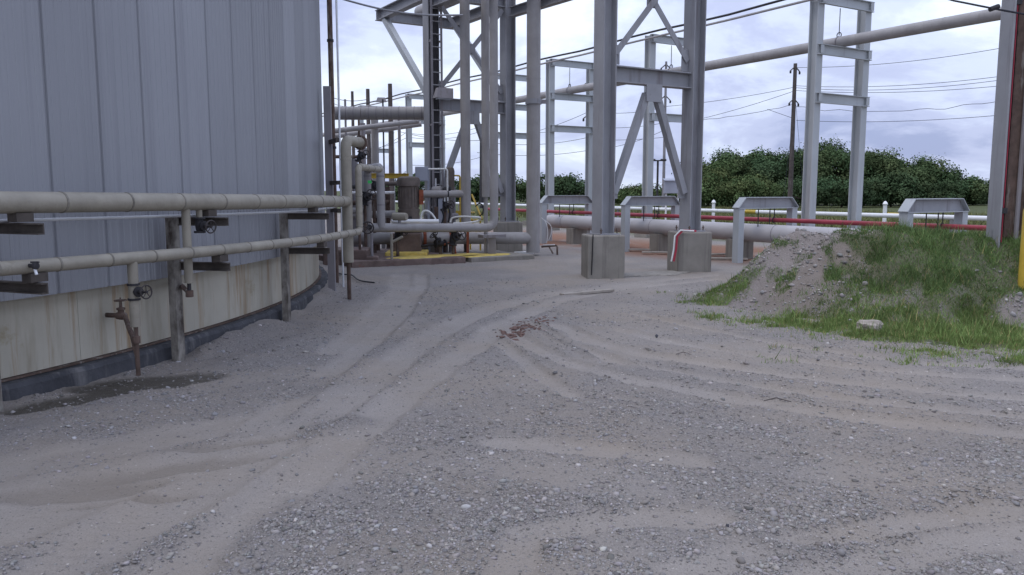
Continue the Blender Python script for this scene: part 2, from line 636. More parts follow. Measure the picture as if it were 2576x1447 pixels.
def ground_fields(x, y):
    wob = 0.07 * (fbm(x * 1.3, y * 1.3, 3, 40) - 0.5)
    tr = np.zeros(x.shape)
    fray = 0.06 * (fbm(x * 6, y * 6, 3, 44) - 0.5)
    worn = 0.74 + 0.26 * sstep(0.30, 0.55, fbm(x * 2.3, y * 2.3, 3, 46))
    for pl, w in TRACKS:
        d, _ = dist_poly(x + wob, y + wob, pl)
        tr = np.maximum(tr, (1 - sstep(w * 0.60, w * 1.25, d + fray)) * worn)
    rg = np.zeros(x.shape)
    for pl, w in RIDGES:
        d, _ = dist_poly(x + wob, y - wob, pl)
        rg = np.maximum(rg, 1 - sstep(0.0, w * 1.8, d))
    n = fbm(x * 0.9 + 5, y * 0.9, 4, 60)
    gr = sstep(0.28, 0.58, n) * 0.38 + 0.42
    gr = gr * (1 - 0.90 * tr)
    gr = np.maximum(gr, rg * 0.95)
    # left front: packed damp fines; centre front: loose stone
    c1 = G(1050, 1320)[:2]
    gr = np.maximum(gr, 0.9 * (1 - sstep(0.5, 1.0, blob(x, y, c1, 0.95, 0.8, 0.2) + 0.8 * (n - 0.5))) * (1 - 0.8 * tr))
    c2 = G(560, 1000)[:2]
    gr = np.maximum(gr, 0.8 * (1 - sstep(0.5, 1.0, blob(x, y, c2, 1.5, 0.45, 0.7) + 0.6 * (n - 0.5))))
    c3 = G(330, 1240)[:2]
    gr = gr * (0.18 + 0.82 * sstep(0.6, 1.1, blob(x, y, c3, 1.5, 0.75, 0.45)))
    wet = np.zeros(x.shape)
    for c, a, b, r in WET:
        wet = np.maximum(wet, 1 - sstep(0.8, 1.08, blob(x, y, c, a, b, r) + 0.5 * (fbm(x * 3, y * 3, 3, 77) - 0.5)))
    damp = np.zeros(x.shape)
    for c, a, b, r in DAMP:
        damp = np.maximum(damp, 1 - sstep(0.4, 1.2, blob(x, y, c, a, b, r) + 0.9 * (fbm(x * 3, y * 3, 3, 78) - 0.5)))
    return tr, rg, gr, wet, damp


def ground_h(x, y, fields=None):
    tr, rg, gr, wet, damp = fields or ground_fields(x, y)
    near = 1 - sstep(18, 40, np.hypot(x, y))
    h = 0.05 * (fbm(x * 0.45, y * 0.45, 3, 5) - 0.5) - 0.030 * tr + 0.028 * rg
    h += (0.008 + 0.022 * gr) * (fbm(x * 7, y * 7, 3, 9) - 0.5)
    h += (0.003 + 0.010 * gr) * (vnoise(x * 34, y * 34, 13) - 0.5)
    d, a = dist_poly(x, y, TREAD)
    h += 0.012 * (1 - sstep(0.14, 0.24, d)) * np.sin(a * 2 * math.pi / 0.085 + 6 * d) * sstep(0.35, 0.6, fbm(x * 2, y * 2, 2, 21))
    d, a = dist_poly(x, y, CLEATS)
    h += 0.009 * (1 - sstep(0.4, 0.8, d)) * np.sin(y * 2 * math.pi / 0.16 + 1.4 * x) * sstep(0.35, 0.65, fbm(x * 1.7, y * 1.7, 2, 23))
    press, berm = sstep(0.40, 0.62, fbm(x * 1.9, y * 1.9, 2, 47)), fbm(x * 5, y * 5, 2, 48)
    for pl, w in TRACKS[:9]:
        d, a = dist_poly(x, y, pl)
        h += 0.0045 * (1 - sstep(w * 0.5, w, d)) * np.sin(a * 2 * math.pi / 0.075 + 9 * d) * press
        h += 0.016 * np.exp(-((d - w * 1.25) / (0.25 * w)) ** 2) * berm
    # many faint wheel lines on the right-hand apron
    sw = 1 - sstep(0.0, 3.0, np.abs(y - 7.5 + 0.5 * (x - 3)))
    h += 0.010 * sw * (vnoise(x * 0.5 + y * 1.1, (y + 0.42 * x) * 5.5, 31) - 0.5) * 2
    q = np.hypot(x + 16.85, y - 10.95) - 14.0
    h += 0.10 * (1 - sstep(0.0, 0.5, q)) * sstep(0.35, 0.65, fbm(x * 1.4, y * 1.4, 3, 61)) * (1 - wet)
    h -= 0.03 * damp * (0.4 + 0.6 * fbm(x * 6, y * 6, 2, 33)) + 0.02 * wet
    return h * near


def axis(lo_dense, hi_dense, step, lo, hi, grow=1.12):
    a = list(np.arange(lo_dense, hi_dense + 1e-6, step))
    s, q = step, a[-1]
    while q < hi:
        s *= grow
        q += s
        a.append(q)
    s, q = step, a[0]
    while q > lo:
        s *= grow
        q -= s
        a.insert(0, q)
    return np.array(a)


def grid_mesh(name, xs, ys, hz, material, attrs):
    nx, ny = len(xs), len(ys)
    X, Y_ = np.meshgrid(xs, ys)
    co = np.stack([X.ravel(), Y_.ravel(), hz.ravel()], 1).astype(np.float32)
    i = np.arange(nx * ny).reshape(ny, nx)
    q = np.stack([i[:-1, :-1], i[:-1, 1:], i[1:, 1:], i[1:, :-1]], -1).reshape(-1, 4).astype(np.int32)
    return raw_mesh(name, co, q, 4, material, attrs, smooth=True)


def raw_mesh(name, co, q, k, material, attrs=None, smooth=False, cols=None):
    me = bpy.data.meshes.new(name)
    me.vertices.add(len(co))
    me.vertices.foreach_set("co", co.astype(np.float32).ravel())
    me.loops.add(len(q) * k)
    me.loops.foreach_set("vertex_index", q.astype(np.int32).ravel())
    me.polygons.add(len(q))
    me.polygons.foreach_set("loop_start", np.arange(0, len(q) * k, k, dtype=np.int32))
    me.update(calc_edges=True)
    for nm, arr in (attrs or {}).items():
        a = me.attributes.new(nm, 'FLOAT', 'POINT')
        a.data.foreach_set("value", arr.astype(np.float32).ravel())
    if cols is not None:
        a = me.attributes.new("tint", 'FLOAT_COLOR', 'POINT')
        a.data.foreach_set("color", np.c_[cols, np.ones(len(cols))].astype(np.float32).ravel())
    me.materials.append(material)
    if smooth:
        me.shade_smooth()
    ob = bpy.data.objects.new(name, me)
    C.objects.link(ob)
    return ob


def soil_material(name, fine, gravel, grassy):
    m = bpy.data.materials.new(name)
    m.use_nodes = True
    N, L = m.node_tree.nodes, m.node_tree.links
    b = N["Principled BSDF"]
    b.inputs["Roughness"].default_value = 0.95
    b.inputs["Specular IOR Level"].default_value = 0.15
    geo = N.new("ShaderNodeNewGeometry")

    def noise(s, d=5, r=0.6, mp=None):
        n = N.new("ShaderNodeTexNoise")
        n.inputs["Scale"].default_value = s
        n.inputs["Detail"].default_value = d
        n.inputs["Roughness"].default_value = r
        if mp:
            k = N.new("ShaderNodeMapping")
            k.inputs["Scale"].default_value = mp
            L.new(geo.outputs["Position"], k.inputs[0])
            L.new(k.outputs[0], n.inputs[0])
        else:
            L.new(geo.outputs["Position"], n.inputs[0])
        return n.outputs[0]

    def ramp(src, stops):
        r = N.new("ShaderNodeValToRGB")
        els = r.color_ramp.elements
        while len(els) < len(stops):
            els.new(0.5)
        for e, (p, c) in zip(els, stops):
            e.position = p
            e.color = (*c, 1)
        L.new(src, r.inputs[0])
        return r.outputs[0]

    def mix(fac, a, bb, blend='MIX'):
        n = N.new("ShaderNodeMix")
        n.data_type = 'RGBA'
        n.blend_type = blend
        if isinstance(fac, (int, float)):
            n.inputs[0].default_value = fac
        else:
            L.new(fac, n.inputs[0])
        for i, x in ((6, a), (7, bb)):
            if isinstance(x, tuple):
                n.inputs[i].default_value = (*x, 1)
            else:
                L.new(x, n.inputs[i])
        return n.outputs[2]

    def attr(nm):
        a = N.new("ShaderNodeAttribute")
        a.attribute_name = nm
        return a.outputs["Fac"]

    def sc(c, k):
        return tuple(q * k for q in c)

    fine_c = mix(noise(1.3, 6, 0.62), sc(fine, 0.86), sc(fine, 1.12))
    fine_c = mix(ramp(noise(110, 3, 0.7), [(0.32, (0.9, 0.9, 0.9)), (0.5, (0, 0, 0))]), fine_c, sc(fine, 0.66))
    speck = ramp(noise(75, 3, 0.65), [(0.30, sc(gravel, 0.50)), (0.45, sc(gravel, 0.92)), (0.58, sc(gravel, 1.06)), (0.72, sc(gravel, 1.65))])
    c = mix(attr("gravel"), fine_c, speck)
    c = mix(ramp(noise(0.55, 5, 0.6), [(0.42, (0, 0, 0)), (0.62, (0.5, 0.5, 0.5))]), c, sc((fine[0] * 1.02, fine[1] * 0.95, fine[2] * 0.84), 0.86))
    c = mix(ramp(noise(48, 2, 0.5), [(0.66, (0, 0, 0)), (0.71, (0.8, 0.8, 0.8))]), c, sc(fine, 0.42))
    c = mix(ramp(noise(31, 2, 0.5, (1, 1, 1)), [(0.71, (0, 0, 0)), (0.75, (0.7, 0.7, 0.7))]), c, sc(fine, 1.75))
    c = mix(attr("damp"), c, mix(noise(3), (0.145, 0.118, 0.090), (0.20, 0.17, 0.135)))
    c = mix(attr("wet"), c, mix(noise(5), (0.075, 0.066, 0.053), (0.125, 0.11, 0.09)))
    gcol = mix(ramp(noise(2.2, 6, 0.7), [(0.35, (0, 0, 0)), (0.65, (1, 1, 1))]), sc(grassy, 0.75), (0.110, 0.112, 0.056))
    c = mix(attr("grass"), c, gcol)
    c = mix(attr("red"), c, mix(noise(6, 6, 0.7), (0.19, 0.085, 0.050), (0.28, 0.16, 0.105)))
    L.new(c, b.inputs["Base Color"])
    rr_ = N.new("ShaderNodeMapRange")
    rr_.inputs["To Min"].default_value = 0.95
    rr_.inputs["To Max"].default_value = 0.38
    L.new(attr("wet"), rr_.inputs["Value"])
    L.new(rr_.outputs[0], b.inputs["Roughness"])
    b1 = N.new("ShaderNodeBump")
    b1.inputs["Strength"].default_value = 0.9
    b1.inputs["Distance"].default_value = 0.012
    L.new(noise(85, 5, 0.7), b1.inputs["Height"])
    b2 = N.new("ShaderNodeBump")
    b2.inputs["Strength"].default_value = 0.35
    b2.inputs["Distance"].default_value = 0.03
    L.new(noise(11, 5, 0.6), b2.inputs["Height"])
    L.new(b1.outputs[0], b2.inputs["Normal"])
    L.new(b2.outputs[0], b.inputs["Normal"])
    return m


FINE, GRAV = (0.348, 0.316, 0.287), (0.226, 0.208, 0.195)
soil = soil_material("packed_caliche", FINE, GRAV, (0.075, 0.105, 0.035))

gx = axis(-4.4, 6.2, 0.029, -2500, 2500)
gy = [2.3]
while gy[-1] < 15:
    gy.append(gy[-1] + max(0.016, gy[-1] * 0.0042))
s_ = gy[-1] - gy[-2]
while gy[-1] < 4500:
    s_ *= 1.09
    gy.append(gy[-1] + s_)
s_ = 0.05
while gy[0] > -400:
    s_ *= 1.3
    gy.insert(0, gy[0] - s_)
gy = np.array(gy)
XX, YY = np.meshgrid(gx, gy)
fl = ground_fields(XX, YY)
hh = ground_h(XX, YY, fl)
sv = (XX - 3.0) * V[0] + (YY - 21.6) * V[1]          # distance across the rack from the low goalpost line
su = (XX - 3.0) * U[0] + (YY - 21.6) * U[1]
edge = fbm(XX * 0.25, YY * 0.25, 3, 91) * 5
grs = np.maximum(sstep(7.5, 10.5, sv + edge) * sstep(20, 26, YY + edge * 0.5), sstep(60, 70, YY))
red = (1 - sstep(0.35, 1.0, np.abs(sv - 1.6 + 2 * (fbm(XX * 0.6, YY * 0.6, 3, 95) - 0.5)) / 3.2)) * sstep(-6, -3, su) * (1 - sstep(8, 14, su))
red *= sstep(0.15, 0.40, fbm(XX * 1.1, YY * 1.1, 3, 97)) * 0.95
ground = grid_mesh("ground", gx, gy, hh, soil, {"gravel": fl[2], "wet": fl[3], "damp": fl[4] * 0.38, "grass": grs, "red": red})
ground["kind"] = "structure"

# ---- loose stones
t_ = (1 + 5 ** 0.5) / 2
ICO = np.array([(-1, t_, 0), (1, t_, 0), (-1, -t_, 0), (1, -t_, 0), (0, -1, t_), (0, 1, t_), (0, -1, -t_), (0, 1, -t_), (t_, 0, -1), (t_, 0, 1), (-t_, 0, -1), (-t_, 0, 1)]) / math.hypot(1, t_)
ICF = np.array([(0, 11, 5), (0, 5, 1), (0, 1, 7), (0, 7, 10), (0, 10, 11), (1, 5, 9), (5, 11, 4), (11, 10, 2), (10, 7, 6), (7, 1, 8), (3, 9, 4), (3, 4, 2), (3, 2, 6), (3, 6, 8), (3, 8, 9), (4, 9, 5), (2, 4, 11), (6, 2, 10), (8, 6, 7), (9, 8, 1)])


OCT = np.array([(1, 0, 0), (-1, 0, 0), (0, 1, 0), (0, -1, 0), (0, 0, 1), (0, 0, -1.0)])
OCF = np.array([(0, 2, 4), (2, 1, 4), (1, 3, 4), (3, 0, 4), (2, 0, 5), (1, 2, 5), (3, 1, 5), (0, 3, 5)])


def stones(name, xy, z, size, material, flat=0.6, shape=None):
    n = len(xy)
    BV, BF = shape or (ICO, ICF)
    nv_ = len(BV)
    v = BV[None] * (1 + rng.uniform(-0.30, 0.30, (n, nv_, 1)))
    v = v * np.stack([rng.uniform(0.75, 1.35, n), rng.uniform(0.7, 1.0, n), rng.uniform(flat * 0.6, flat * 1.3, n)], 1)[:, None]
    tx = rng.uniform(-0.5, 0.5, n)
    ca, sa = np.cos(tx)[:, None], np.sin(tx)[:, None]
    v = np.stack([v[..., 0], v[..., 1] * ca - v[..., 2] * sa, v[..., 1] * sa + v[..., 2] * ca], -1)
    a = rng.uniform(0, 2 * math.pi, n)
    ca, sa = np.cos(a)[:, None], np.sin(a)[:, None]
    v = np.stack([v[..., 0] * ca - v[..., 1] * sa, v[..., 0] * sa + v[..., 1] * ca, v[..., 2]], -1)
    v = v * size[:, None, None]
    v[..., 0] += xy[:, 0, None]
    v[..., 1] += xy[:, 1, None]
    v[..., 2] += (z + size * flat * 0.10)[:, None]
    f = (BF[None] + (np.arange(n) * nv_)[:, None, None]).reshape(-1, 3)
    k = np.clip(rng.normal(0.86, 0.18, n), 0.45, 1.6)
    k = np.where(rng.random(n) < 0.02, 1.55, k)
    tint = np.stack([k * rng.uniform(0.96, 1.06, n), k, k * rng.uniform(0.94, 1.06, n)], 1)
    return raw_mesh(name, v.reshape(-1, 3), f, 3, material, cols=np.repeat(tint, nv_, 0))


TC = np.array([-16.85, 10.95])
for nm, N_, cap, med, sig, lo, hi, far, shp, lb in (
        ("loose_gravel", 520000, 98000, 0.0054, 0.36, 0.0025, 0.010, 14.0, (OCT, OCF), "fine grey gravel strewn over the whole dirt yard"),
        ("coarse_gravel", 125000, 12500, 0.0092, 0.40, 0.006, 0.024, 15.0, None, "coarser grey stones lying among the fine gravel")):
    yy = 3.0 / (1 - rng.random(N_) * (1 - 3.0 / far))        # even cover on the receding surface
    xx = rng.uniform(-0.70, 0.78, N_) * yy + rng.uniform(-0.8, 2.2, N_)
    fl2 = ground_fields(xx, yy)
    dens = 0.03 + 0.75 * np.clip(fl2[2] - 0.10, 0, 1) ** 1.3
    dens = dens * (0.30 + 0.70 * sstep(0.40, 0.58, fbm(xx * 4, yy * 4, 3, 50))) * (1 - 0.85 * fl2[4]) * (1 - 0.6 * fl2[3])
    keep = (rng.random(N_) < dens) & (np.hypot(xx - TC[0], yy - TC[1]) > 14.03)
    xx, yy = xx[keep][:cap], yy[keep][:cap]
    sz = np.exp(rng.normal(math.log(med), sig, len(xx))).clip(lo, hi) * (0.85 + 0.045 * yy)
    st = stones(nm, np.c_[xx, yy], ground_h(xx, yy), sz, stone_m, 0.6, shp)
    tag(st, lb, "gravel")
    st["kind"] = "stuff"

# ================================================================== THE MOUND
FOOT = np.array([(2.62, 12.35), (2.72, 11.75), (2.98, 11.05), (3.45, 10.35), (4.25, 9.75), (5.3, 9.25), (6.4, 8.95), (8.0, 8.7), (12.5, 8.5)])


def mound_h(x, y):
    d, _ = dist_poly(x, y, FOOT)
    # inside is to the right of and behind the foot line
    fx = np.interp(y, FOOT[::-1, 1], FOOT[::-1, 0])
    d = np.where((x > fx) | (y > 12.35), d, -d)
    d = d + 0.30 * (fbm(x * 1.2, y * 1.2, 3, 120) - 0.5)
    back = 1 - sstep(11.6, 13.0, y + 0.25 * (fbm(x * 1.5, y * 1.5, 2, 121) - 0.5) - 0.0 * x)
    left = sstep(2.5, 3.1, x)
    top = 1.08 - 0.10 * sstep(5.2, 6.3, x)
    q = np.clip(d / 1.35, 0, 1)
    h = top * (0.55 * q + 0.45 * q * q * (3 - 2 * q)) * back * left
    apron = 0.10 * (1 - sstep(0.55, 1.15, blob(x, y, (5.2, 9.0), 2.2, 1.15, -0.35))) + 0.06 * (1 - sstep(0.5, 1.2, blob(x, y, (3.1, 11.9), 0.9, 0.7, 0.2)))
    h = np.maximum(h, 0) + apron - 0.06
    rough = np.clip((h + 0.06) / 0.3, 0, 1)
    h += rough * (0.20 * (fbm(x * 2.2, y * 2.2, 4, 130) - 0.5) + 0.06 * (fbm(x * 9, y * 9, 3, 131) - 0.5))
    return h


def mound_grass(x, y, h):
    n = fbm(x * 1.8, y * 1.8, 4, 140)
    n2 = fbm(x * 5, y * 5, 3, 141)
    body = sstep(3.95, 4.35, x - 0.22 + 0.7 * (n - 0.5) + 0.9 * (n2 - 0.5) - 0.22 * (y - 10.5)) * (0.80 + 0.20 * sstep(0.25, 0.50, n2))
    crest = 1 - 0.85 * sstep(0.98, 1.08, h + 0.12 * (n2 - 0.5)) * (1 - sstep(4.7, 5.3, x)) * sstep(10.7, 11.0, y)
    low = (1 - sstep(0.55, 1.30, blob(x, y, (4.75, 9.15), 2.3, 1.0, -0.48) + 0.9 * (n - 0.5) + 0.7 * (n2 - 0.5))) * (0.45 + 0.55 * sstep(0.25, 0.50, n2))
    tuft = 0.8 * (1 - sstep(0.2, 1.35, blob(x, y, (3.02, 11.72), 0.52, 0.42, -0.6) + 1.6 * (n2 - 0.5)))
    spots = 0.5 * sstep(0.60, 0.70, n2)
    g = np.maximum.reduce([body * crest, low, tuft, spots * (h < 0.9)])
    bare = 1 - sstep(0.55, 1.15, blob(x, y, (5.95, 9.35), 0.5, 0.3, 0.1) + 0.7 * (n - 0.5))
    bare2 = 1 - sstep(0.5, 1.15, blob(x, y, (4.7, 9.9), 0.45, 0.25, -0.4) + 0.9 * (n2 - 0.5))
    return np.clip(g * (1 - 0.9 * bare) * (1 - 0.4 * bare2), 0, 1)


mx_, my_ = np.arange(2.0, 11.5, 0.032), np.arange(7.3, 13.4, 0.032)
MX, MY = np.meshgrid(mx_, my_)
MH = mound_h(MX, MY)
mg = mound_grass(MX, MY, MH)
msoil = soil_material("spoil_heap_soil", (0.265, 0.235, 0.22), (0.25, 0.225, 0.215), (0.070, 0.098, 0.035))
md = grid_mesh("mound", mx_, my_, MH, msoil, {"gravel": 0.25 + 0.75 * fbm(MX * 2, MY * 2, 3, 150), "wet": MX * 0, "damp": sstep(0.5, 0.8, fbm(MX * 1.4, MY * 1.4, 3, 151)) * 0.5, "grass": mg ** 1.5 * 0.75, "red": MX * 0})
md["kind"] = "structure"

n_ = 26000
xx, yy = rng.uniform(2.4, 8.5, n_), rng.uniform(7.5, 12.8, n_)
hz = mound_h(xx, yy)
ok = (hz > 0.0) & (rng.random(n_) > 0.25 + 0.75 * mound_grass(xx, yy, hz)) & (rng.random(n_) < 0.4 + sstep(0.4, 0.7, fbm(xx * 3, yy * 3, 3, 160)))
xx, yy, hz = xx[ok][:11000], yy[ok][:11000], hz[ok][:11000]
sm = stones("heap_stones", np.c_[xx, yy], hz, np.exp(rng.normal(math.log(0.0125), 0.55, len(xx))).clip(0.004, 0.042), stone_m, 0.75)
tag(sm, "pale stones and clods on the bare side of the mound", "stones")
sm["kind"] = "stuff"


def blades(name, x, y, z, hgt, wid, tint, material):
    n = len(x)
    a = rng.uniform(0, 2 * math.pi, n)
    lean = rng.uniform(0.1, 0.9, n) * hgt
    la = rng.uniform(0, 2 * math.pi, n)
    w = np.stack([np.cos(a), np.sin(a)], 1) * wid[:, None] * 0.5
    l = np.stack([np.cos(la), np.sin(la)], 1) * lean[:, None]
    b = np.stack([x, y], 1)
    v = np.zeros((n, 3, 3))
    v[:, 0, :2], v[:, 1, :2] = b - w, b + w
    v[:, 0, 2] = v[:, 1, 2] = z - 0.006
    v[:, 2, :2] = b + l
    v[:, 2, 2] = z + hgt * 0.95
    return raw_mesh(name, v.reshape(-1, 3), np.arange(3 * n).reshape(-1, 3), 3, material, cols=np.repeat(tint, 3, 0))


n_ = 1000000
xx, yy = rng.uniform(2.3, 9.0, n_), rng.uniform(7.4, 12.9, n_)
hz = mound_h(xx, yy)
clump = fbm(xx * 5, yy * 5, 3, 170)
edge_n = fbm(xx * 4.5, yy * 4.5, 3, 180)
ok = (hz > -0.075) & (rng.random(n_) < (0.06 + 0.94 * sstep(-0.06, 0.05, hz + 0.22 * (edge_n - 0.5))) * mound_grass(xx, yy, hz) ** 1.2 * (0.45 + 0.7 * sstep(0.36, 0.62, clump)))
xx, yy, hz, cl = xx[ok][:350000], yy[ok][:350000], hz[ok][:350000], clump[ok][:350000]
n_ = len(xx)
k = rng.normal(1.0, 0.18, n_).clip(0.5, 1.6) * (1.0 + 0.5 * fbm(xx * 1.2, yy * 1.2, 3, 171))
low = np.clip(1 - hz / 0.5, 0, 1)
dry = (rng.random(n_) < 0.05 + 0.05 * low)
tint = np.stack([k * (0.82 + 0.32 * low), k * (0.90 + 0.26 * low), k * (0.95 + 0.15 * low)], 1)
tint[dry] = np.stack([k[dry] * 2.3, k[dry] * 1.35, k[dry] * 1.9], 1)
gb = blades("mound_grass", xx, yy, np.maximum(hz, ground_h(xx, yy)), (rng.uniform(0.016, 0.048, n_) + 0.10 * (rng.random(n_) < 0.03)) * (0.8 + 0.6 * sstep(0.4, 0.7, cl)), rng.uniform(0.006, 0.012, n_), tint, grass_m)
tag(gb, "green grass and weeds growing over the dirt mound", "grass")
gb["kind"] = "stuff"

# ================================================================== THE TANK
TX, TY = TC


def tank_pt(r, deg, z):
    a = math.radians(deg)
    return np.array([TX + r * math.cos(a), TY + r * math.sin(a), z])


tank = thing("storage_tank", "huge round storage tank clad in blue grey ribbed metal sheets above a stained cream band", "tank", (TX, TY, 0))
NP = 168
STEP = 360.0 / NP
R_CL, Z_CL, Z_TOP = 13.98, 0.785, 8.6
W_ = math.radians(STEP) * R_CL
prof = [(0.0, -0.014), (0.030, -0.014), (0.038, 0.001)]
s_ = 0.066
while s_ < W_ - 0.06:
    prof += [(s_, 0.001), (s_ + 0.005, 0.0055), (s_ + 0.026, 0.0055), (s_ + 0.031, 0.001)]
    s_ += 0.078
prof += [(W_ - 0.016, 0.001), (W_ - 0.009, 0.006), (W_ - 0.003, 0.006), (W_, -0.014)]
pm = MB()
lo_, hi_, ilo, ihi = [], [], [], []
for s_, r_ in prof:
    a = s_ / R_CL
    lo_.append((TX + (R_CL + r_) * math.cos(a), TY + (R_CL + r_) * math.sin(a), Z_CL))
    hi_.append((TX + (R_CL + r_) * math.cos(a), TY + (R_CL + r_) * math.sin(a), Z_TOP))
for s_ in (W_ - 0.0005, 0.0005):
    a = s_ / R_CL
    lo_.append((TX + (R_CL - 0.04) * math.cos(a), TY + (R_CL - 0.04) * math.sin(a), Z_CL))
    hi_.append((TX + (R_CL - 0.04) * math.cos(a), TY + (R_CL - 0.04) * math.sin(a), Z_TOP))
pm.loft([lo_, hi_])
panel0 = pm.build("panel", clad_tank, tank)
for k in range(NP):
    o = panel0
    if k:
        o = panel0.copy()
        C.objects.link(o)
    o.rotation_euler.z = math.radians(-18.87 + k * STEP)
NB = 30
BST = 360.0 / NB
bm = MB()
lps = []
for z in (0.18, 0.84):
    lp = []
    for k in range(9):
        a = math.radians(0.008 + (BST - 0.016) * k / 8)
        lp.append((TX + 13.86 * math.cos(a), TY + 13.86 * math.sin(a), z))
    for k in range(8, -1, -1):
        a = math.radians(0.008 + (BST - 0.016) * k / 8)
        lp.append((TX + 13.84 * math.cos(a), TY + 13.84 * math.sin(a), z))
    lps.append(lp)
bm.loft(lps)
plate0 = bm.build("plate", band_m, tank, smooth=True, ang=20)
for k in range(NB):
    o = plate0
    if k:
        o = plate0.copy()
        C.objects.link(o)
    o.rotation_euler.z = math.radians(-17.6 - 12 + k * BST)
shell = MB()._lathe([(13.70, 0.172), (13.835, 0.174), (13.835, Z_TOP - 0.01), (13.7, Z_TOP - 0.005)], (TX, TY, 0), Z, 160)
shell.build("shell", steel_dark, tank, smooth=True)
MB()._lathe([(13.6, 0.160), (13.90, 0.161), (13.90, 0.174), (13.6, 0.1745)], (TX, TY, 0), Z, 200).build("bottom_lip", rust, tank)
MB()._lathe([(R_CL + 0.05, Z_TOP), (R_CL + 0.05, Z_TOP + 0.06), (0.3, Z_TOP + 1.4), (0.01, Z_TOP + 1.42)], (TX, TY, 0), Z, 120).build("roof", steel_pale, tank)
pl = MB()
nv = 720
lp = []
for r0, z0 in ((13.5, -0.2), (14.02, -0.2), (14.00, 0.12), (13.975, 0.155), (13.5, 0.156)):
    lp.append([(TX + (r0 + (0.02 * math.sin(k * 1.7) * math.sin(k * 0.37) if r0 > 13.9 else 0)) * math.cos(2 * math.pi * k / nv),
                TY + (r0 + (0.02 * math.sin(k * 1.7) * math.sin(k * 0.37) if r0 > 13.9 else 0)) * math.sin(2 * math.pi * k / nv), z0) for k in range(nv)])
pl.loft(lp, caps=False)
pl.build("plinth", plinth_m, tank)

# ---- two pipes that follow the tank
R_UP, R_LO, R_CO = 14.45, 14.55, 14.30
up_pts = [tank_pt(R_UP, d, 1.535 - 0.07 * (d + 27) / 25) for d in np.linspace(-31, -2.2, 34)]
riser1 = np.array([P(873, 500, 12.0)[0], 12.0, 0])
up_pts += [np.array([riser1[0], riser1[1] - 0.0, 1.445])]
lo_pts = [tank_pt(R_LO, d, 1.10 - 0.085 * (d + 27) / 25) for d in np.linspace(-31, -2.4, 34)]
riser2 = np.array([P(903, 500, 12.1)[0], 12.1, 0])


def pipe(name, label, path, r, m, step=None, start=0.2, bandm=None, n=16, cat="pipe", band_w=0.016, base=None, group=None):
    t = thing(name, label, cat, base if base is not None else np.array(path[0], float), group)
    MB().tube(path, r, n).build("pipe_run", m, t, smooth=True, ang=50)
    if step:
        for p, d in along(path, step, start):
            MB()._lathe([(r * 0.9, -band_w), (r + 0.0035, -band_w), (r + 0.0035, band_w), (r * 0.9, band_w)], p, d, n).build("joint_band", bandm or m, t)
    return t


up_full = up_pts
t_up = pipe("insulated_pipe", "thicker beige insulated pipe curving along the tank at eye height", up_full, 0.076, clad, 0.62, 0.25, clad_seam, band_w=0.008)
lo_full = fillet(lo_pts[:-1] + [lo_pts[-1], np.array([riser2[0], riser2[1], 1.0]), np.array([riser2[0], riser2[1], 1.95]), np.array([riser2[0] + 0.06, riser2[1] + 1.6, 1.95])], 0.11)
t_lo = pipe("insulated_pipe", "thinner beige insulated pipe curving along the tank below the thick one", lo_full, 0.050, clad, 0.46, 0.3, clad_seam, band_w=0.007)
con = [tank_pt(R_CO, d, 1.405 - 0.06 * (d + 27) / 25) for d in np.linspace(-31, -2, 30)] + [np.array([riser1[0] - 0.14, 11.7, 1.36]), np.array([riser1[0] - 0.05, 11.95, 1.40])]
tag(MB().tube(con, 0.0125, 8).build("conduit", galv, None, smooth=True), "thin shiny conduit running under the thick pipe beside the tank", "conduit")

# ---- posts with arms that carry both pipes
def arc_at(px, R, zc):
    """place on a circle of radius R about the tank seen at bearing px."""
    best = min(np.linspace(-28, 5, 4000), key=lambda d: abs((lambda q: PX0 + F * q[0] / (q[1] * math.cos(PITCH) + (H - q[2]) * math.sin(PITCH)))(tank_pt(R, d, zc)) - px))
    return best


post_specs = [(arc_at(95, 14.66, 1.15), "rusty pipe support post at the left edge whose two arms hold the pipes"),
              (-13.8, "rusty pipe support post nearest the valves with two arms"),
              (-4.0, "pale pipe support post standing second from the tank's corner")]


def support_post(deg, label, dirty):
    b = tank_pt(14.10, deg, 0)
    t = thing("pipe_support", label, "support", b)
    rad = tank_pt(1, deg, 0) - np.array([TX, TY, 0])
    tan = np.array([-rad[1], rad[0], 0])
    zu = 1.535 - 0.07 * (deg + 27) / 25 - 0.076
    zl = 1.10 - 0.085 * (deg + 27) / 25 - 0.050
    MB().channel(b + Z * -0.1, b + Z * (zu - 0.055), 0.10, 0.075, 0.010, tan).build("post", post_m, t)
    for z, r_ in ((zu, R_UP), (zl, R_LO)):
        a0, a1 = tank_pt(14.06, deg, z - 0.105), tank_pt(14.64, deg, z - 0.105)
        off = tan * 0.055
        a = MB().channel(a0 + off, a1 + off, 0.078, 0.05, 0.009, Z).build("arm", arm_m, t)
        c = tank_pt(r_, deg, 0)
        MB().box((c[0] + off[0], c[1] + off[1], z - 0.028), (0.09, 0.13, 0.062), math.radians(deg)).build("shoe", arm_m, a)
    return t


for d_, l_ in post_specs:
    support_post(d_, l_, d_ < -10)

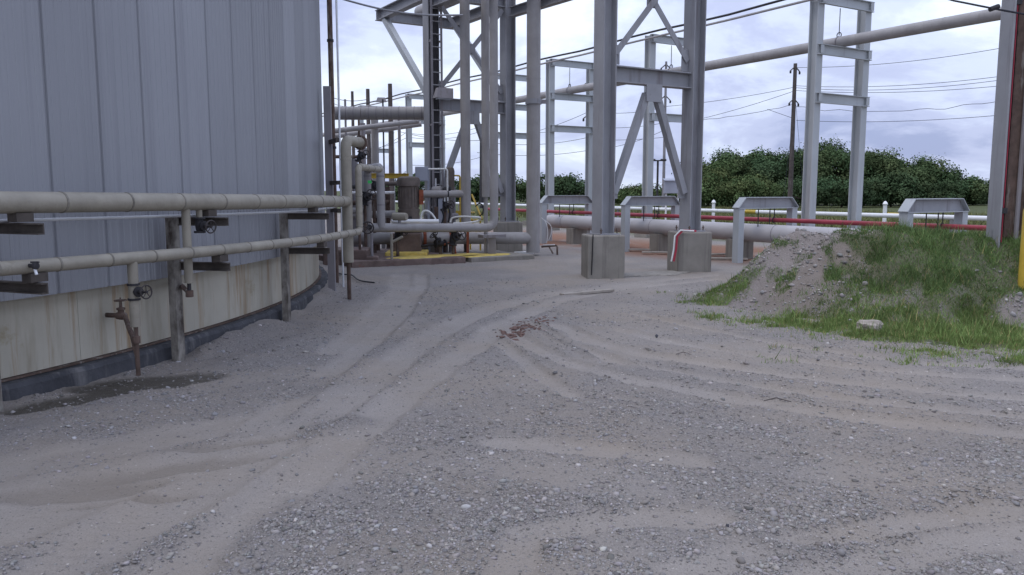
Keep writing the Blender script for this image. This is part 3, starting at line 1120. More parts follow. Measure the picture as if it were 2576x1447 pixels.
# third, slim post at the tank's edge that runs up past the top pipes
b3 = G(836, 735)
t3 = thing("pipe_stanchion", "slim grey steel stanchion at the tank's right edge beside the bent pipes", "stanchion", b3)
MB().channel(b3 - Z * 0.1, b3 + Z * 3.2, 0.11, 0.07, 0.01, (1, 0, 0)).build("post", steel_dark, t3)
for z in (2.35, 1.72, 1.30):
    MB().bar(b3 + [0.03, -0.02, z], b3 + [0.26, -0.55, z], 0.06, 0.05).build("arm", arm_m, t3)
bd = np.array([P(836, 300, 13.5)[0], 13.5, 0])
t4 = thing("dark_standpipe", "tall dark brown vertical pipe rising beside the tank's right edge", "pipe", bd)
MB().tube([bd - Z * 0.1, bd + Z * 9], 0.042, 10).build("pipe_run", rust, t4, smooth=True)
for z in (0.9, 2.3, 4.0):
    MB()._lathe([(0.03, -0.02), (0.055, -0.02), (0.055, 0.02), (0.03, 0.02)], bd + Z * z, Z, 10).build("coupling", dark, t4)
bd = np.array([P(851, 200, 13.2)[0], 13.2, 0])
tag(MB().tube([bd - Z * 0.1, bd + Z * 9], 0.017, 8).build("thin_conduit", galv, None, smooth=True), "thin grey conduit rising just right of the dark vertical pipe", "conduit")


# ---- valves and drop legs in front of the tank
def handwheel(c, axis, R, parent, m=wheel_m):
    w = MB().ring(c, axis, R, R * 0.12, 20, 6).build("handwheel", m, parent, smooth=True)
    d = np.array(axis, float)
    d /= np.linalg.norm(d)
    a = np.array([0, 0, 1.0]) if abs(d[2]) < 0.9 else np.array([1.0, 0, 0])
    a = a - d * (a @ d)
    a /= np.linalg.norm(a)
    b = np.cross(d, a)
    c = np.array(c, float)
    for k in range(5):
        q = 2 * math.pi * k / 5
        MB().tube([c, c + (a * math.cos(q) + b * math.sin(q)) * R], R * 0.075, 6).build("spoke", m, w)
    MB()._lathe([(R * 0.2, -R * 0.2), (R * 0.2, R * 0.2)], c, d, 10).build("hub", m, w)
    return w


def gate_valve(t, c, pipe_dir, stem_dir, s=1.0, m=dark):
    """body with two flanges along pipe_dir, bonnet, yoke, stem and handwheel along stem_dir."""
    c, pd, sd = np.array(c, float), np.array(pipe_dir, float), np.array(stem_dir, float)
    pd /= np.linalg.norm(pd)
    sd /= np.linalg.norm(sd)
    b = MB()._lathe([(0.026 * s, -0.055 * s), (0.033 * s, -0.03 * s), (0.036 * s, 0), (0.033 * s, 0.03 * s), (0.026 * s, 0.055 * s)], c, pd, 14)
    body = b.build("valve_body", m, t, smooth=True)
    for k in (-1, 1):
        MB()._lathe([(0.048 * s, -0.008 * s), (0.048 * s, 0.008 * s)], c + pd * k * 0.058 * s, pd, 14).build("flange", m, body)
    MB()._lathe([(0.030 * s, 0.0), (0.030 * s, 0.045 * s), (0.042 * s, 0.046 * s), (0.042 * s, 0.060 * s), (0.020 * s, 0.062 * s), (0.015 * s, 0.105 * s), (0.008 * s, 0.106 * s), (0.008 * s, 0.150 * s)], c, sd, 12).build("bonnet", m, t, smooth=True)
    handwheel(c + sd * 0.138 * s, sd, 0.052 * s, t)
    return t


dA = arc_at(470, R_UP, 1.2)
pA = tank_pt(R_UP, dA, 0)
radA = tank_pt(1, dA, 0) - np.array([TX, TY, 0])
tA = thing("drop_leg", "insulated drop leg hanging from the thick pipe and passing behind the thin one", "pipe", [pA[0], pA[1], 0.70])
MB().tube([pA + Z * 1.50, pA + Z * 0.78], 0.038, 14).build("insulation", clad, tA, smooth=True)
MB().tube([pA + Z * 0.79, pA + Z * 0.70], 0.018, 10).build("pipe_end", dark, tA, smooth=True)
nz = tank_pt(13.85, arc_at(443, 13.85, 0.68), 0.80)
MB().tube([nz - Z * 0.08, np.array([pA[0], pA[1], 0.69])], 0.022, 10).build("nozzle_pipe", rust, tA, smooth=True)
MB()._lathe([(0.03, -0.03), (0.034, -0.028), (0.034, 0.028), (0.03, 0.03)], [pA[0], pA[1], 0.685], Z, 12).build("elbow_fitting", rust, tA, smooth=True)
stub = tank_pt(R_UP, dA + 0.75, 0)
MB().tube([stub + Z * 1.46, stub + Z * 1.33], 0.028, 12).build("stub", clad, tA, smooth=True)
vA = thing("gate_valve", "dark valve with a spoked handwheel hanging under the thick pipe", "valve", stub + Z * 1.27)
gate_valve(vA, stub + Z * 1.29, np.array([0, 0, 1.0]), radA + [0.1, -0.35, -0.1], 1.08)

dB = arc_at(335, R_LO, 0.9)
pB = tank_pt(R_LO, dB, 0)
tB = thing("drop_leg", "insulated drop leg hanging from the thin pipe before the cream tank band", "pipe", [pB[0], pB[1], 0.05])
MB().tube([pB + Z * 1.06, pB + Z * 0.52], 0.040, 14).build("insulation", clad, tB, smooth=True)
MB().tube([pB + Z * 0.53, pB + Z * 0.12], 0.018, 10).build("pipe_end", rust, tB, smooth=True)
MB()._lathe([(0.02, 0), (0.03, 0.005), (0.03, 0.06), (0.02, 0.065)], pB + Z * 0.38, Z, 12).build("coupling", rust, tB, smooth=True)
radB = tank_pt(1, dB, 0) - np.array([TX, TY, 0])
vB = thing("gate_valve", "dark valve with a spoked handwheel on the drop leg before the cream tank band", "valve", pB + Z * 0.80)
gate_valve(vB, pB + Z * 0.80, np.array([0, 0, 1.0]), radB + [0.1, -0.2, 0.05], 1.02)
noz = tank_pt(13.86, arc_at(268, 13.86, 0.52), 0.52)
vC = thing("drain_valve", "small rusty drain valve with its flat handwheel on top, low on the tank", "valve", noz)
g1 = noz + radB * 0.16
MB().tube([noz - radB * 0.02, g1], 0.021, 10).build("nozzle", rust, vC, smooth=True)
MB()._lathe([(0.022, -0.05), (0.032, -0.04), (0.036, 0), (0.032, 0.04), (0.022, 0.05)], g1, radB, 12).build("valve_body", rust, vC, smooth=True)
MB()._lathe([(0.024, 0.0), (0.026, 0.05), (0.036, 0.055), (0.036, 0.07), (0.014, 0.075), (0.012, 0.13), (0.006, 0.131), (0.006, 0.16)], g1, Z, 12).build("bonnet", rust, vC, smooth=True)
handwheel(g1 + Z * 0.135, Z, 0.048, vC, rust)
ell = fillet([g1 + radB * 0.04, g1 + (pB - g1) * [0.55, 0.55, 0] + Z * -0.06, pB + Z * 0.36], 0.08)
MB().tube(ell, 0.020, 10).build("elbow_pipe", rust, vC, smooth=True)
MB().tube([ell[5], ell[5] + np.array([0.05, -0.02, -0.22])], 0.013, 8).build("tap_spout", rust, vC, smooth=True)
dF = arc_at(62, R_LO, 1.1)
pF = tank_pt(R_LO, dF, 1.10 - 0.085 * (dF + 27) / 25)
radF = tank_pt(1, dF, 0) - np.array([TX, TY, 0])
vF = thing("hose_bib", "small dark metal tap fixed on the front of the thin pipe", "tap", pF)
MB()._lathe([(0.014, 0.03), (0.014, 0.09), (0.024, 0.092), (0.024, 0.115), (0.012, 0.117)], pF + Z * 0.01, radF, 10).build("tap_body", dark, vF, smooth=True)
MB().tube([pF + radF * 0.09, pF + radF * 0.11 - Z * 0.05], 0.010, 8).build("spout", galv, vF, smooth=True)
MB().bar(pF + radF * 0.10 + [-0.028, 0, 0.035], pF + radF * 0.10 + [0.028, 0, 0.035], 0.012, 0.012).build("tap_handle", dark, vF)

# ================================================================== TOWER BENTS
A0 = np.array([1.70, 15.25, 0.0])
BW = 2.19


def make_bent(label):
    t = thing("steel_bent", label, "steel frame", A0, "braced steel bents carrying the high pipe")
    for k, q in enumerate((A0, A0 + V * BW)):
        MB().box(q + Z * 0.36, (0.70, 0.66, 0.86), 0.10 + 0.05 * k).build("pier", conc, t, bevel=0.03)
        MB().box(q + Z * 0.80, (0.44, 0.44, 0.025), TH).build("base_plate", steel, t)
        MB().ibeam(q + Z * 0.81, q + Z * 6.9, 0.30, 0.30, 0.024, V).build("column", steel, t)
        for a in (-1, 1):
            for b in (-1, 1):
                MB()._lathe([(0.012, 0), (0.012, 0.06), (0.024, 0.061), (0.024, 0.08), (0.011, 0.081), (0.011, 0.11)], q + U * a * 0.185 + V * b * 0.185 + Z * 0.80, Z, 6).build("anchor_bolt", rust, t)
        s = 1 if k == 0 else -1
        for z, hgt in ((4.12, 0.42), (1.62, 0.34)):
            g = q + V * s * 0.16 + Z * z
            MB().section(g - U * 0.006, g + U * 0.006, [(-hgt / 2, 0), (hgt / 2, 0), (hgt / 2, -0.02), (hgt * 0.2, -0.19 * 1), (-hgt / 2, -0.19)] if False else [(-hgt / 2, -0.0), (-hgt / 2, 0.17 * s), (hgt * 0.15, 0.17 * s), (hgt / 2, 0.05 * s), (hgt / 2, 0.0)], Z).build("gusset", steel, t)
    L_, R_ = A0 + V * 0.15, A0 + V * (BW - 0.15)
    mid = A0 + V * BW / 2
    MB().ibeam(L_ + Z * 3.73, R_ + Z * 3.73, 0.30, 0.22, 0.022).build("beam", steel, t)
    MB().ibeam(L_ + Z * 6.40, R_ + Z * 6.40, 0.30, 0.22, 0.022).build("beam", steel, t)
    MB().section(mid - U * 0.105 - V * 0.19 + Z * 3.43, mid - U * 0.105 + V * 0.19 + Z * 3.43, [(-0.16, -0.01), (0.16, -0.01), (0.16, 0.01), (-0.16, 0.01)], Z).build("gusset", steel, t)
    for s, q in ((-1, L_), (1, R_)):
        MB().angle(mid + V * s * 0.12 + Z * 3.42 - U * 0.02, q - V * s * 0.06 + Z * 1.55 - U * 0.02, 0.125, 0.016, U).build("brace", steel, t)
    for s in (-1, 1):
        a, b = (L_, R_) if s < 0 else (R_, L_)
        off = U * 0.02 * s
        MB().angle(a + V * -s * 0.04 + Z * 4.10 + off, b + V * s * 0.04 + Z * 6.18 + off, 0.115, 0.016, U).build("brace", steel, t)
    MB().box(mid + Z * 5.14, (0.26, 0.02, 0.26), TH).build("gusset", steel, t)
    return t


bent1 = make_bent("braced grey steel bent standing on two square concrete piers beside the mound")
BENT2 = np.array([-1.98, 20.5, 0.0])
bent2 = dup(bent1, BENT2, "braced grey steel bent with a ladder, behind the pump pipework")
D0, C0 = BENT2, BENT2 + V * BW

# longitudinal beams, outrigger frame and the high pipe
for k, (q, lb) in enumerate(((A0, "left"), (A0 + V * BW, "right"))):
    e = q + (BENT2 - A0)
    tag(MB().ibeam(q + U * 0.17 + Z * 6.12, e - U * 0.17 + Z * 6.12, 0.24, 0.18, 0.02).build("tie_beam", steel, None), f"grey tie beam joining the tops of the two bents on their {lb} side", "beam")
t = thing("outrigger_frame", "grey cantilever frame with two slanting struts on the far side of the ladder bent", "steel frame", D0 + Z * 4)
OL = 3.1
for q in (D0, C0):
    MB().ibeam(q + U * 0.17 + Z * 6.40, q + U * OL + Z * 6.40, 0.28, 0.20, 0.02).build("beam", steel, t)
    MB().bar(q + U * (OL - 0.25) + Z * 6.26, q + U * 0.16 + Z * 3.95, 0.15, 0.15).build("strut", steel_pale, t)
MB().ibeam(D0 + U * (OL + 0.08) + V * -0.12 + Z * 6.40, C0 + U * (OL + 0.08) + V * 0.12 + Z * 6.40, 0.28, 0.18, 0.02).build("beam", steel, t)
q = A0 + V * 1.1
pth = [q - U * 9 + Z * 6.76, q + U * 10.2 + Z * 6.76]
pipe("overhead_pipe", "large grey pipe lying on top of the bents at the upper edge", pth, 0.19, clad_grey, 2.4, 0.4, steel_dark, 18)

# ladder on the bent column
lad = thing("ladder", "narrow steel ladder fixed to the left column of the far bent", "ladder", D0 - U * 0.28 + Z * 0.3)
for s in (-1, 1):
    MB().bar(D0 - U * 0.30 + V * (s * 0.13) + Z * 0.3, D0 - U * 0.30 + V * (s * 0.13) + Z * 7.6, 0.055, 0.018, V).build("rail", steel_dark, lad)
for k in range(23):
    z = 0.55 + 0.30 * k
    MB().tube([D0 - U * 0.30 - V * 0.13 + Z * z, D0 - U * 0.30 + V * 0.13 + Z * z], 0.013, 6).build("rung", steel, lad)
for z in (1.2, 3.2, 5.2):
    for s in (-1, 1):
        MB().bar(D0 - U * 0.15 + V * (s * 0.13) + Z * z, D0 - U * 0.30 + V * (s * 0.13) + Z * z, 0.05, 0.012).build("bracket", steel_dark, lad)
MB().box(D0 - U * 0.14 + V * 0.02 + Z * 3.6, (0.16, 0.05, 6.0), TH).build("cable_tray", dark, lad)
fl_ = thing("floodlight", "boxy floodlight fixed across the ladder on the far bent", "lamp", D0 - U * 0.34 + Z * 3.85)
c = D0 - U * 0.48 + V * 0.08 + Z * 3.93
hx = MB()
hx.loft([[c + V * a + U * b + Z * z for a, b, z in ((-0.24, -0.10, -0.11), (0.22, -0.10, -0.11), (0.22, 0.10, -0.11), (-0.24, 0.10, -0.11))],
         [c + V * a + U * b + Z * z for a, b, z in ((-0.15, -0.02, 0.14), (0.26, -0.02, 0.14), (0.26, 0.10, 0.14), (-0.15, 0.10, 0.14))]])
hx.build("housing", steel_dark, fl_)
MB().box(c - Z * 0.125, (0.36, 0.16, 0.03), TH).build("lens", glass_m, fl_)
MB().bar(c + U * 0.1, c + U * 0.2, 0.08, 0.2).build("bracket", steel_dark, fl_)

# lone H column on the right
qc = np.array([6.34, 10.45, 0.0])
CA = math.radians(-4)
VC, UC = np.array([math.cos(CA), math.sin(CA), 0]), np.array([-math.sin(CA), math.cos(CA), 0])
t = thing("steel_column", "tall grey H shaped steel column rising from the grassy mound at the right edge", "column", qc)
MB().box(qc + Z * 0.18, (0.74, 0.70, 0.94), CA).build("pier", conc, t, bevel=0.02)
MB().box(qc + Z * 0.665, (0.50, 0.50, 0.03), CA).build("base_plate", steel, t)
MB().ibeam(qc + Z * 0.68, qc + Z * 7.4, 0.36, 0.32, 0.022, VC).build("column", steel, t)
MB().section(qc - VC * 0.18 - UC * 0.01 + Z * 0.88, qc - VC * 0.18 + UC * 0.01 + Z * 0.88, [(0, 0), (0.0, 0.15), (0.02, 0.15), (0.22, 0.02), (0.22, 0)], Z).build("gusset", steel, t)
MB().box(qc - UC * 0.045 + VC * 0.03 + Z * 4.1, (0.22, 0.06, 6.3), CA).build("web_liner", rust, t)
MB().tube([qc - UC * 0.10 + VC * 0.06 + Z * 0.95, qc - UC * 0.10 + VC * 0.06 + Z * 7.3], 0.028, 8).build("conduit", steel_dark, t, smooth=True)
MB().tube([qc - UC * 0.13 - VC * 0.13 + Z * 0.95, qc - UC * 0.13 - VC * 0.13 + Z * 7.3], 0.008, 6).build("red_cable", red_tape, t)
for z in (1.35, 3.9):
    MB().box(qc - UC * 0.13 - VC * 0.12 + Z * z, (0.06, 0.05, 0.07), CA).build("clip", dark, t)
cb = [P(2600, 40, 10.2), P(2500, 22, 10.3), P(2400, 2, 10.8), P(2250, -40, 11.8)]
tag(MB().tube(cb, 0.012, 6).build("guy_cable", wire_m, None, smooth=True), "dark cable slanting down to the right hand column at the top edge", "cable")
MB().tube([P(2490, 24, 10.28), P(2512, 16, 10.3)], 0.03, 8).build("cable_clamp", dark, t)
qy = np.array([6.24, 9.75, 0.0])
t = thing("bollard", "yellow painted bollard cut by the right edge of the picture", "bollard", qy)
MB()._lathe([(0.13, 0.3), (0.13, 1.36), (0.115, 1.41), (0.07, 1.445), (0.01, 1.455)], qy, Z, 20).build("post", yellow, t, smooth=True)

# ================================================================== THE HIGH PIPE RACK
R0 = np.array([9.0, 23.0, 0.0]) - V * 1.0
RW = 2.0
RACK_T = [0.0, 6.7, 12.7, 17.2, 26.4, 33.5]
rack_lab = ["nearest and tallest looking pale goalpost frame of the pipe rack, right of the utility pole",
            "pale rack frame standing behind the braced bent on concrete piers",
            "pale rack frame just left of the braced bent, under the high pipe",
            "pale rack frame partly hidden by the grey risers right of the ladder",
            "pale rack frame seen behind the ladder column and the banded duct",
            "farthest pale rack frame, seen small between the pipes beside the tank"]


def make_gantry(label):
    t = thing("rack_frame", label, "steel frame", R0, "frames of the high pipe rack")
    for q in (R0, R0 + V * RW):
        MB().ibeam(q + Z * -0.1, q + Z * 6.79, 0.28, 0.25, 0.022, U).build("column", steel_pale, t)
        MB().box(q + Z * 0.05, (0.6, 0.6, 0.3), TH).build("footing", conc, t)
    for z in (6.66, 5.35, 4.08):
        a, b = R0 - V * 0.10 - U * 0.185 + Z * z, R0 + V * (RW + 0.12) - U * 0.185 + Z * z
        bmz = MB().channel(a, b, 0.27, 0.085, 0.018, Z).build("beam", steel_pale, t)
        for s, e in ((1, a), (-1, b)):
            MB().box(e + V * s * 0.10 - U * 0.047, (0.13, 0.012, 0.21), TH).build("clip_plate", steel_pale, bmz)
    m_ = R0 + V * 0.95
    MB().tube([m_ + Z * 6.54, m_ + Z * 5.82], 0.012, 6).build("hanger_rod", dark, t)
    MB().ring(m_ + Z * 5.83, V, 0.07, 0.014, 14, 6).build("hanger_ring", dark, t, smooth=True)
    MB().ring(m_ + Z * 5.635, U, 0.158, 0.012, 20, 6).build("pipe_clamp", steel_dark, t, smooth=True)
    return t


g0 = make_gantry(rack_lab[0])
for tt, lb in zip(RACK_T[1:], rack_lab[1:]):
    dup(g0, R0 + U * tt, lb)
m_ = R0 + V * 0.95
pipe("overhead_pipe", "long pale pipe hung inside the frames of the high rack", [m_ - U * 12 + Z * 5.635, m_ + U * 46 + Z * 5.635], 0.148, clad_grey, 12.0, 9.0, None, 20, band_w=0.01)
for z, r_, mm, lb, nm in ((6.84, 0.035, dark, "dark cable conduit strapped along the tops of the rack frames", "cable_conduit"),
                          (6.65, 0.035, clad_grey, "thin pale pipe running just below the dark conduit on the rack", "small_pipe")):
    a = R0 - V * 0.19
    pts = [a + U * q + Z * (z - (0.06 if z > 6.8 else 0.02) * math.sin(q * 0.47) ** 2) for q in np.arange(-9, 46, 1.5)]
    tag(MB().tube(pts, r_, 8).build(nm, mm, None, smooth=True), lb, "pipe")

# ================================================================== LOW PIPES AND GOALPOST SUPPORTS
LP0 = np.array([3.0, 21.6, 0.0])
GW = 1.75
gp_lab = ["low grey goalpost pipe support farthest left, beside the large vertical riser",
          "low grey goalpost pipe support seen between the legs of the near bent",
          "low grey goalpost pipe support standing at the left end of the mound",
          "low grey goalpost pipe support behind the grassy top of the mound"]


def make_goalpost(label):
    t = thing("goalpost", label, "support", LP0, "low goalpost pipe supports")
    for q in (LP0, LP0 + V * GW):
        MB().bar(q - Z * 0.1, q + Z * 1.21, 0.17, 0.17, U).build("leg", steel_pale, t)
    pr = [(0.0 + 1.215, -0.10), (1.215, GW + 0.10), (1.44, GW - 0.12), (1.44, 0.12)]
    w = MB()
    w.loft([[LP0 + V * b + Z * a + U * k for a, b in pr] for k in (-0.012, 0.012)])
    w.build("web", steel, t)

    def plate(a, b, nm):
        pa, pb = LP0 + V * a[1] + Z * a[0], LP0 + V * b[1] + Z * b[0]
        MB().bar(pa, pb, 0.016, 0.20, Z if abs(a[0] - b[0]) < 0.01 else np.cross(U, pb - pa)).build(nm, steel_pale, t)
    plate((1.449, 0.12), (1.449, GW - 0.12), "top_flange")
    plate((1.222, -0.108), (1.446, 0.112), "end_flange")
    plate((1.222, GW + 0.108), (1.446, GW - 0.112), "end_flange")
    plate((1.206, -0.09), (1.206, GW + 0.09), "bottom_flange")
    for s, z1 in ((0.62, 0.72), (1.0, 0.80), (1.15, 0.97)):
        MB().tube([LP0 + V * s + Z * 1.2, LP0 + V * s + Z * z1], 0.012, 6).build("hanger_rod", dark, t)
    MB().ring(LP0 + V * 1.15 + Z * 0.93, U, 0.06, 0.01, 14, 6).build("pipe_clamp", dark, t, smooth=True)
    return t


gp0 = make_goalpost(gp_lab[1])
dup(gp0, LP0 + U * 3.95, gp_lab[0])
dup(gp0, LP0 - U * 3.95, gp_lab[2])
dup(gp0, LP0 - U * 7.95, gp_lab[3])
a = LP0 + V * 0.75
pipe("large_pipe", "large pale grey pipe lying low behind the piers and running into the mound", fillet([a + U * 4.9 + Z * -0.2, a + U * 4.9 + Z * 0.65, a - U * 8.5 + Z * 0.63], 0.35), 0.205, low_pipe_m, 4.1, 1.8, steel_dark, 22, band_w=0.008)
for q in (3.2, -0.6, -3.3):
    MB().box(a + U * q + Z * 0.2, (0.55, 0.35, 0.55), TH).build("sleeper_block", conc, None)
bl = [o for o in C.objects if o.name.startswith("sleeper_block")]
for o, lb in zip(bl, ("concrete block under the large low pipe near the tall riser", "concrete block under the large low pipe behind the left pier", "concrete block under the large low pipe left of the mound")):
    tag(o, lb, "block", "blocks under the large low pipe")
a = LP0 + V * 1.15
pipe("red_pipe", "thin dark red fire pipe running low across the yard", [a + U * 9.5 + Z * 0.93, a - U * 14 + Z * 0.93], 0.05, red_p, 5.5, 2.0, red_p, 12, band_w=0.03)
wp = P(1858, 532, 30.0)
wt = pipe("white_pipe", "bright white pipe running low in front of the trees", [wp + U * 34, wp - U * 22], 0.068, white_p, 6, 3.0, galv, 12, band_w=0.012)
for q in np.arange(-18, 32, 5.0):
    b = wp + U * q
    MB().bar([b[0], b[1], -0.1], [b[0], b[1], b[2] - 0.066], 0.09, 0.09).build("stand", steel_dark, wt)
MB()._lathe([(0.0695, -0.25), (0.070, 0.25)], wp - U * 0.6, U, 14).build("yellow_band", yellow, wt)
MB()._lathe([(0.0695, -0.25), (0.070, 0.25)], P(2252, 541, 26.1), U, 14).build("yellow_band", yellow, wt)
for px_, py_, Y_, lb in ((1795, 520, 33, "small white marker post behind the white pipe, left of the utility pole"), (2226, 530, 29, "small white marker post behind the white pipe, right of the nearest rack frame")):
    b = P(px_, py_, Y_)
    t = thing("marker_post", lb, "post", [b[0], b[1], 0])
    MB().bar([b[0], b[1], -0.1], [b[0], b[1], 1.12], 0.11, 0.08).build("post", white_p, t)
    MB()._lathe([(0.08, 0), (0.09, 0.02), (0.05, 0.10), (0.01, 0.13)], [b[0], b[1], 1.11], Z, 10).build("cap", white_p, t, smooth=True)
b = P(1690, 520, 27.5)
t = thing("control_panel", "grey control panel on two thin legs behind the low pipes", "panel", [b[0], b[1], 0])
MB().box([b[0], b[1], 1.72], (0.56, 0.25, 0.42), -0.1).build("cabinet", box_m, t, bevel=0.01)
MB().loft([[(b[0] + s * 0.30, b[1] + d, 1.935 + k) for s, d, k in ((-1, -0.17, 0), (1, -0.17, 0), (1, 0.15, 0.06), (-1, 0.15, 0.06))], [(b[0] + s * 0.30, b[1] + d, 1.95 + k) for s, d, k in ((-1, -0.17, 0), (1, -0.17, 0), (1, 0.15, 0.06), (-1, 0.15, 0.06))]]).build("rain_hood", box_m, t)
for s in (-1, 1):
    MB().tube([[b[0] + s * 0.2, b[1], -0.1], [b[0] + s * 0.2, b[1], 1.52]], 0.03, 8).build("leg", white_p, t, smooth=True)

# ================================================================== PUMP PAD AND PIPEWORK
def slab(name, label, pts, z0, z1, m, bev=0.015):
    o = MB().loft([[(p[0], p[1], z0) for p in pts], [(p[0], p[1], z1) for p in pts]]).build(name, m, None, bevel=bev)
    return tag(o, label, "slab")


p0, p1 = G(885, 674)[:2], G(1172, 661)[:2]
p2, p3 = G(1186, 660)[:2], G(1345, 652)[:2]
uu = U[:2]
mid1 = (p0 + p1) / 2 + uu * -0.06
slab("pump_pad", "long low concrete pad with a chipped reddish front edge under the pump", [p0, mid1, p1, p1 + uu * 3.4, p0 + uu * 3.4], -0.1, 0.13, conc_dk)
slab("pump_pad", "broken concrete pad piece right of the crack, dusted yellow", [p2, p3, p3 + uu * 1.9, p2 + uu * 1.9], -0.1, 0.10, conc)
# yellow powder spilled over the pads
yl = mat("yellow_powder", (0.62, 0.47, 0.13), 0.9, var=0.25, scale=6, spots=((0.40, 0.33, 0.2), 0.45, 4), bump=0.3, bscale=40)


def patch(name, c, rx, ry, rot, z, m, label, cat, thick=0.012, n=40, seed=1):
    r = np.random.default_rng(seed)
    ph = r.uniform(0, 6.28, 5)
    lo, hi = [], []
    for k in range(n):
        a = 2 * math.pi * k / n
        w = 1 + 0.18 * math.sin(2 * a + ph[0]) + 0.14 * math.sin(3 * a + ph[1]) + 0.10 * math.sin(5 * a + ph[2]) + 0.07 * math.sin(9 * a + ph[3])
        x, y = rx * w * math.cos(a), ry * w * math.sin(a)
        q = (c[0] + x * math.cos(rot) - y * math.sin(rot), c[1] + x * math.sin(rot) + y * math.cos(rot))
        lo.append((*q, z))
        hi.append((c[0] + (q[0] - c[0]) * 0.92, c[1] + (q[1] - c[1]) * 0.92, z + thick))
    return tag(MB().loft([lo, hi]).build(name, m, None, smooth=True, ang=80), label, cat)


c_ = p1 + uu * 0.55 - V[:2] * 0.55
patch("yellow_spill", c_, 1.05, 0.38, TH, 0.131, yl, "yellow powder spread over the pump pad left of the crack", "spill", seed=3)
c_ = p2 + uu * 0.50 + V[:2] * 0.55
patch("yellow_spill", c_, 0.80, 0.34, TH, 0.101, yl, "yellow powder spread over the broken pad right of the crack", "spill", seed=4)
cb_ = G(862, 668)[:2]
slab("curb_block", "dark stained curb block in the shade at the foot of the bent pipes", [cb_ + [-0.45, 0.1], cb_ + [0.55, -0.1], cb_ + [0.45, 0.9], cb_ + [-0.5, 0.9]], -0.1, 0.34, conc_dk, 0.03)
cb_ = G(925, 668)[:2]
slab("curb_block", "low broken curb piece at the left end of the pump pad", [cb_ + [-0.35, -0.02], cb_ + [0.25, -0.14], cb_ + [0.2, 0.25], cb_ + [-0.3, 0.3]], -0.1, 0.20, conc_dk, 0.03)

# riser at the end of the thick pipe
t = thing("riser_pipe", "beige vertical riser with a bent top at the end of the thick pipe", "pipe", [riser1[0], riser1[1], 0.55])
MB().tube(fillet([riser1 + Z * 0.55, riser1 + Z * 2.33, riser1 + Z * 2.33 + np.array([0.10, 0.62, 0.0])], 0.13), 0.078, 18).build("pipe_run", clad, t, smooth=True, ang=60)
e = riser1 + Z * 2.33 + np.array([0.10, 0.62, 0.0])
MB()._lathe([(0.11, -0.02), (0.115, 0.0), (0.11, 0.02)], e, (0.16, 0.98, 0), 18).build("flange", rust, t)
for z in (0.95, 1.62, 2.05):
    MB()._lathe([(0.07, -0.012), (0.0815, -0.012), (0.0815, 0.012), (0.07, 0.012)], riser1 + Z * z, Z, 18).build("joint_band", clad, t)
MB().tube([riser1 - Z * 0.1, riser1 + Z * 0.58], 0.03, 10).build("support_leg", rust, t)

uleg = P(958, 500, 17.9)
uleg[2] = 0
uback = P(925, 500, 18.8)
uback[2] = 0
pipe("bent_pipe", "grey pipe bent over in an upside down U left of the pump motor", fillet([uback + Z * 0.2, uback + Z * 2.1, uleg + Z * 2.12, uleg + Z * 0.80], 0.17), 0.088, clad_grey, 0.62, 0.5, steel_dark, 18)
h1a, h1b = P(930, 573, 17.85), P(1243, 573, 18.9)
v2 = np.array([h1b[0], h1b[1], 9.0])
pipe("process_pipe", "grey pipe lying across the front of the pump and turning up into the second riser", fillet([h1a, h1b, v2], 0.22), 0.097, clad_grey, 1.7, 1.2, clad_grey, 18)
h2a, h2b = P(880, 600, 19.3), P(1345, 599, 20.2)
t = pipe("process_pipe", "thick low grey pipe with rust red flanges behind the front pipe", [h2a, h2b + V * 0.02], 0.145, clad_grey, None, 0, None, 20)
for px_ in (1063, 1128):
    k = (px_ - 880) / (1345 - 880)
    MB()._lathe([(0.14, -0.035), (0.185, -0.035), (0.185, 0.035), (0.14, 0.035)], h2a + (h2b - h2a) * k, h2b - h2a, 18).build("flange", rust_red, t)
v3 = P(1341, 600, 20.2)
t = thing("riser_pipe", "thickest grey vertical riser with a collar, right of the pump", "pipe", [v3[0], v3[1], 0.1])
MB().tube([[v3[0], v3[1], 0.08], [v3[0], v3[1], 9]], 0.168, 20).build("pipe_run", clad_grey, t, smooth=True)
zc = 1.6 + 218 * 20.2 / F
MB()._lathe([(0.16, -0.06), (0.20, -0.06), (0.20, 0.06), (0.16, 0.06)], [v3[0], v3[1], zc], Z, 20).build("collar", steel, t, smooth=True)
MB().bar([v3[0] + 0.17, v3[1] - 0.02, zc], [v3[0] + 0.32, v3[1] - 0.02, zc], 0.10, 0.05).build("collar_lug", steel_dark, t)
MB()._lathe([(0.16, -0.012), (0.172, -0.012), (0.172, 0.012), (0.16, 0.012)], [v3[0], v3[1], zc + 0.55], Z, 20).build("joint_band", clad_grey, t)
MB()._lathe([(0.16, -0.012), (0.172, -0.012), (0.172, 0.012), (0.16, 0.012)], [v3[0], v3[1], 0.95], Z, 20).build("joint_band", clad_grey, t)
v1 = P(1172, 500, 20.1)
h3a = P(1060, 488, 19.7)
v1z = h3a[2]
pipe("process_pipe", "pale grey pipe leaving the motor and meeting the first riser", [h3a, [v1[0], v1[1], v1z]], 0.088, clad_grey, 0.75, 0.65, dark, 18)
t = thing("riser_pipe", "grey vertical riser nearest the ladder, bent into the pipe from the motor", "pipe", [v1[0], v1[1], 0.5])
MB().tube([[v1[0], v1[1], 0.72], [v1[0], v1[1], 9]], 0.120, 18).build("pipe_run", clad_grey, t, smooth=True)
MB().tube([[v1[0], v1[1], -0.05], [v1[0], v1[1], 0.73]], 0.06, 12).build("support_leg", rust, t)
v2b = P(1222, 500, 19.6)
t = thing("riser_pipe", "slimmer grey vertical riser standing close behind the second riser", "pipe", [v2b[0], v2b[1], 0.2])
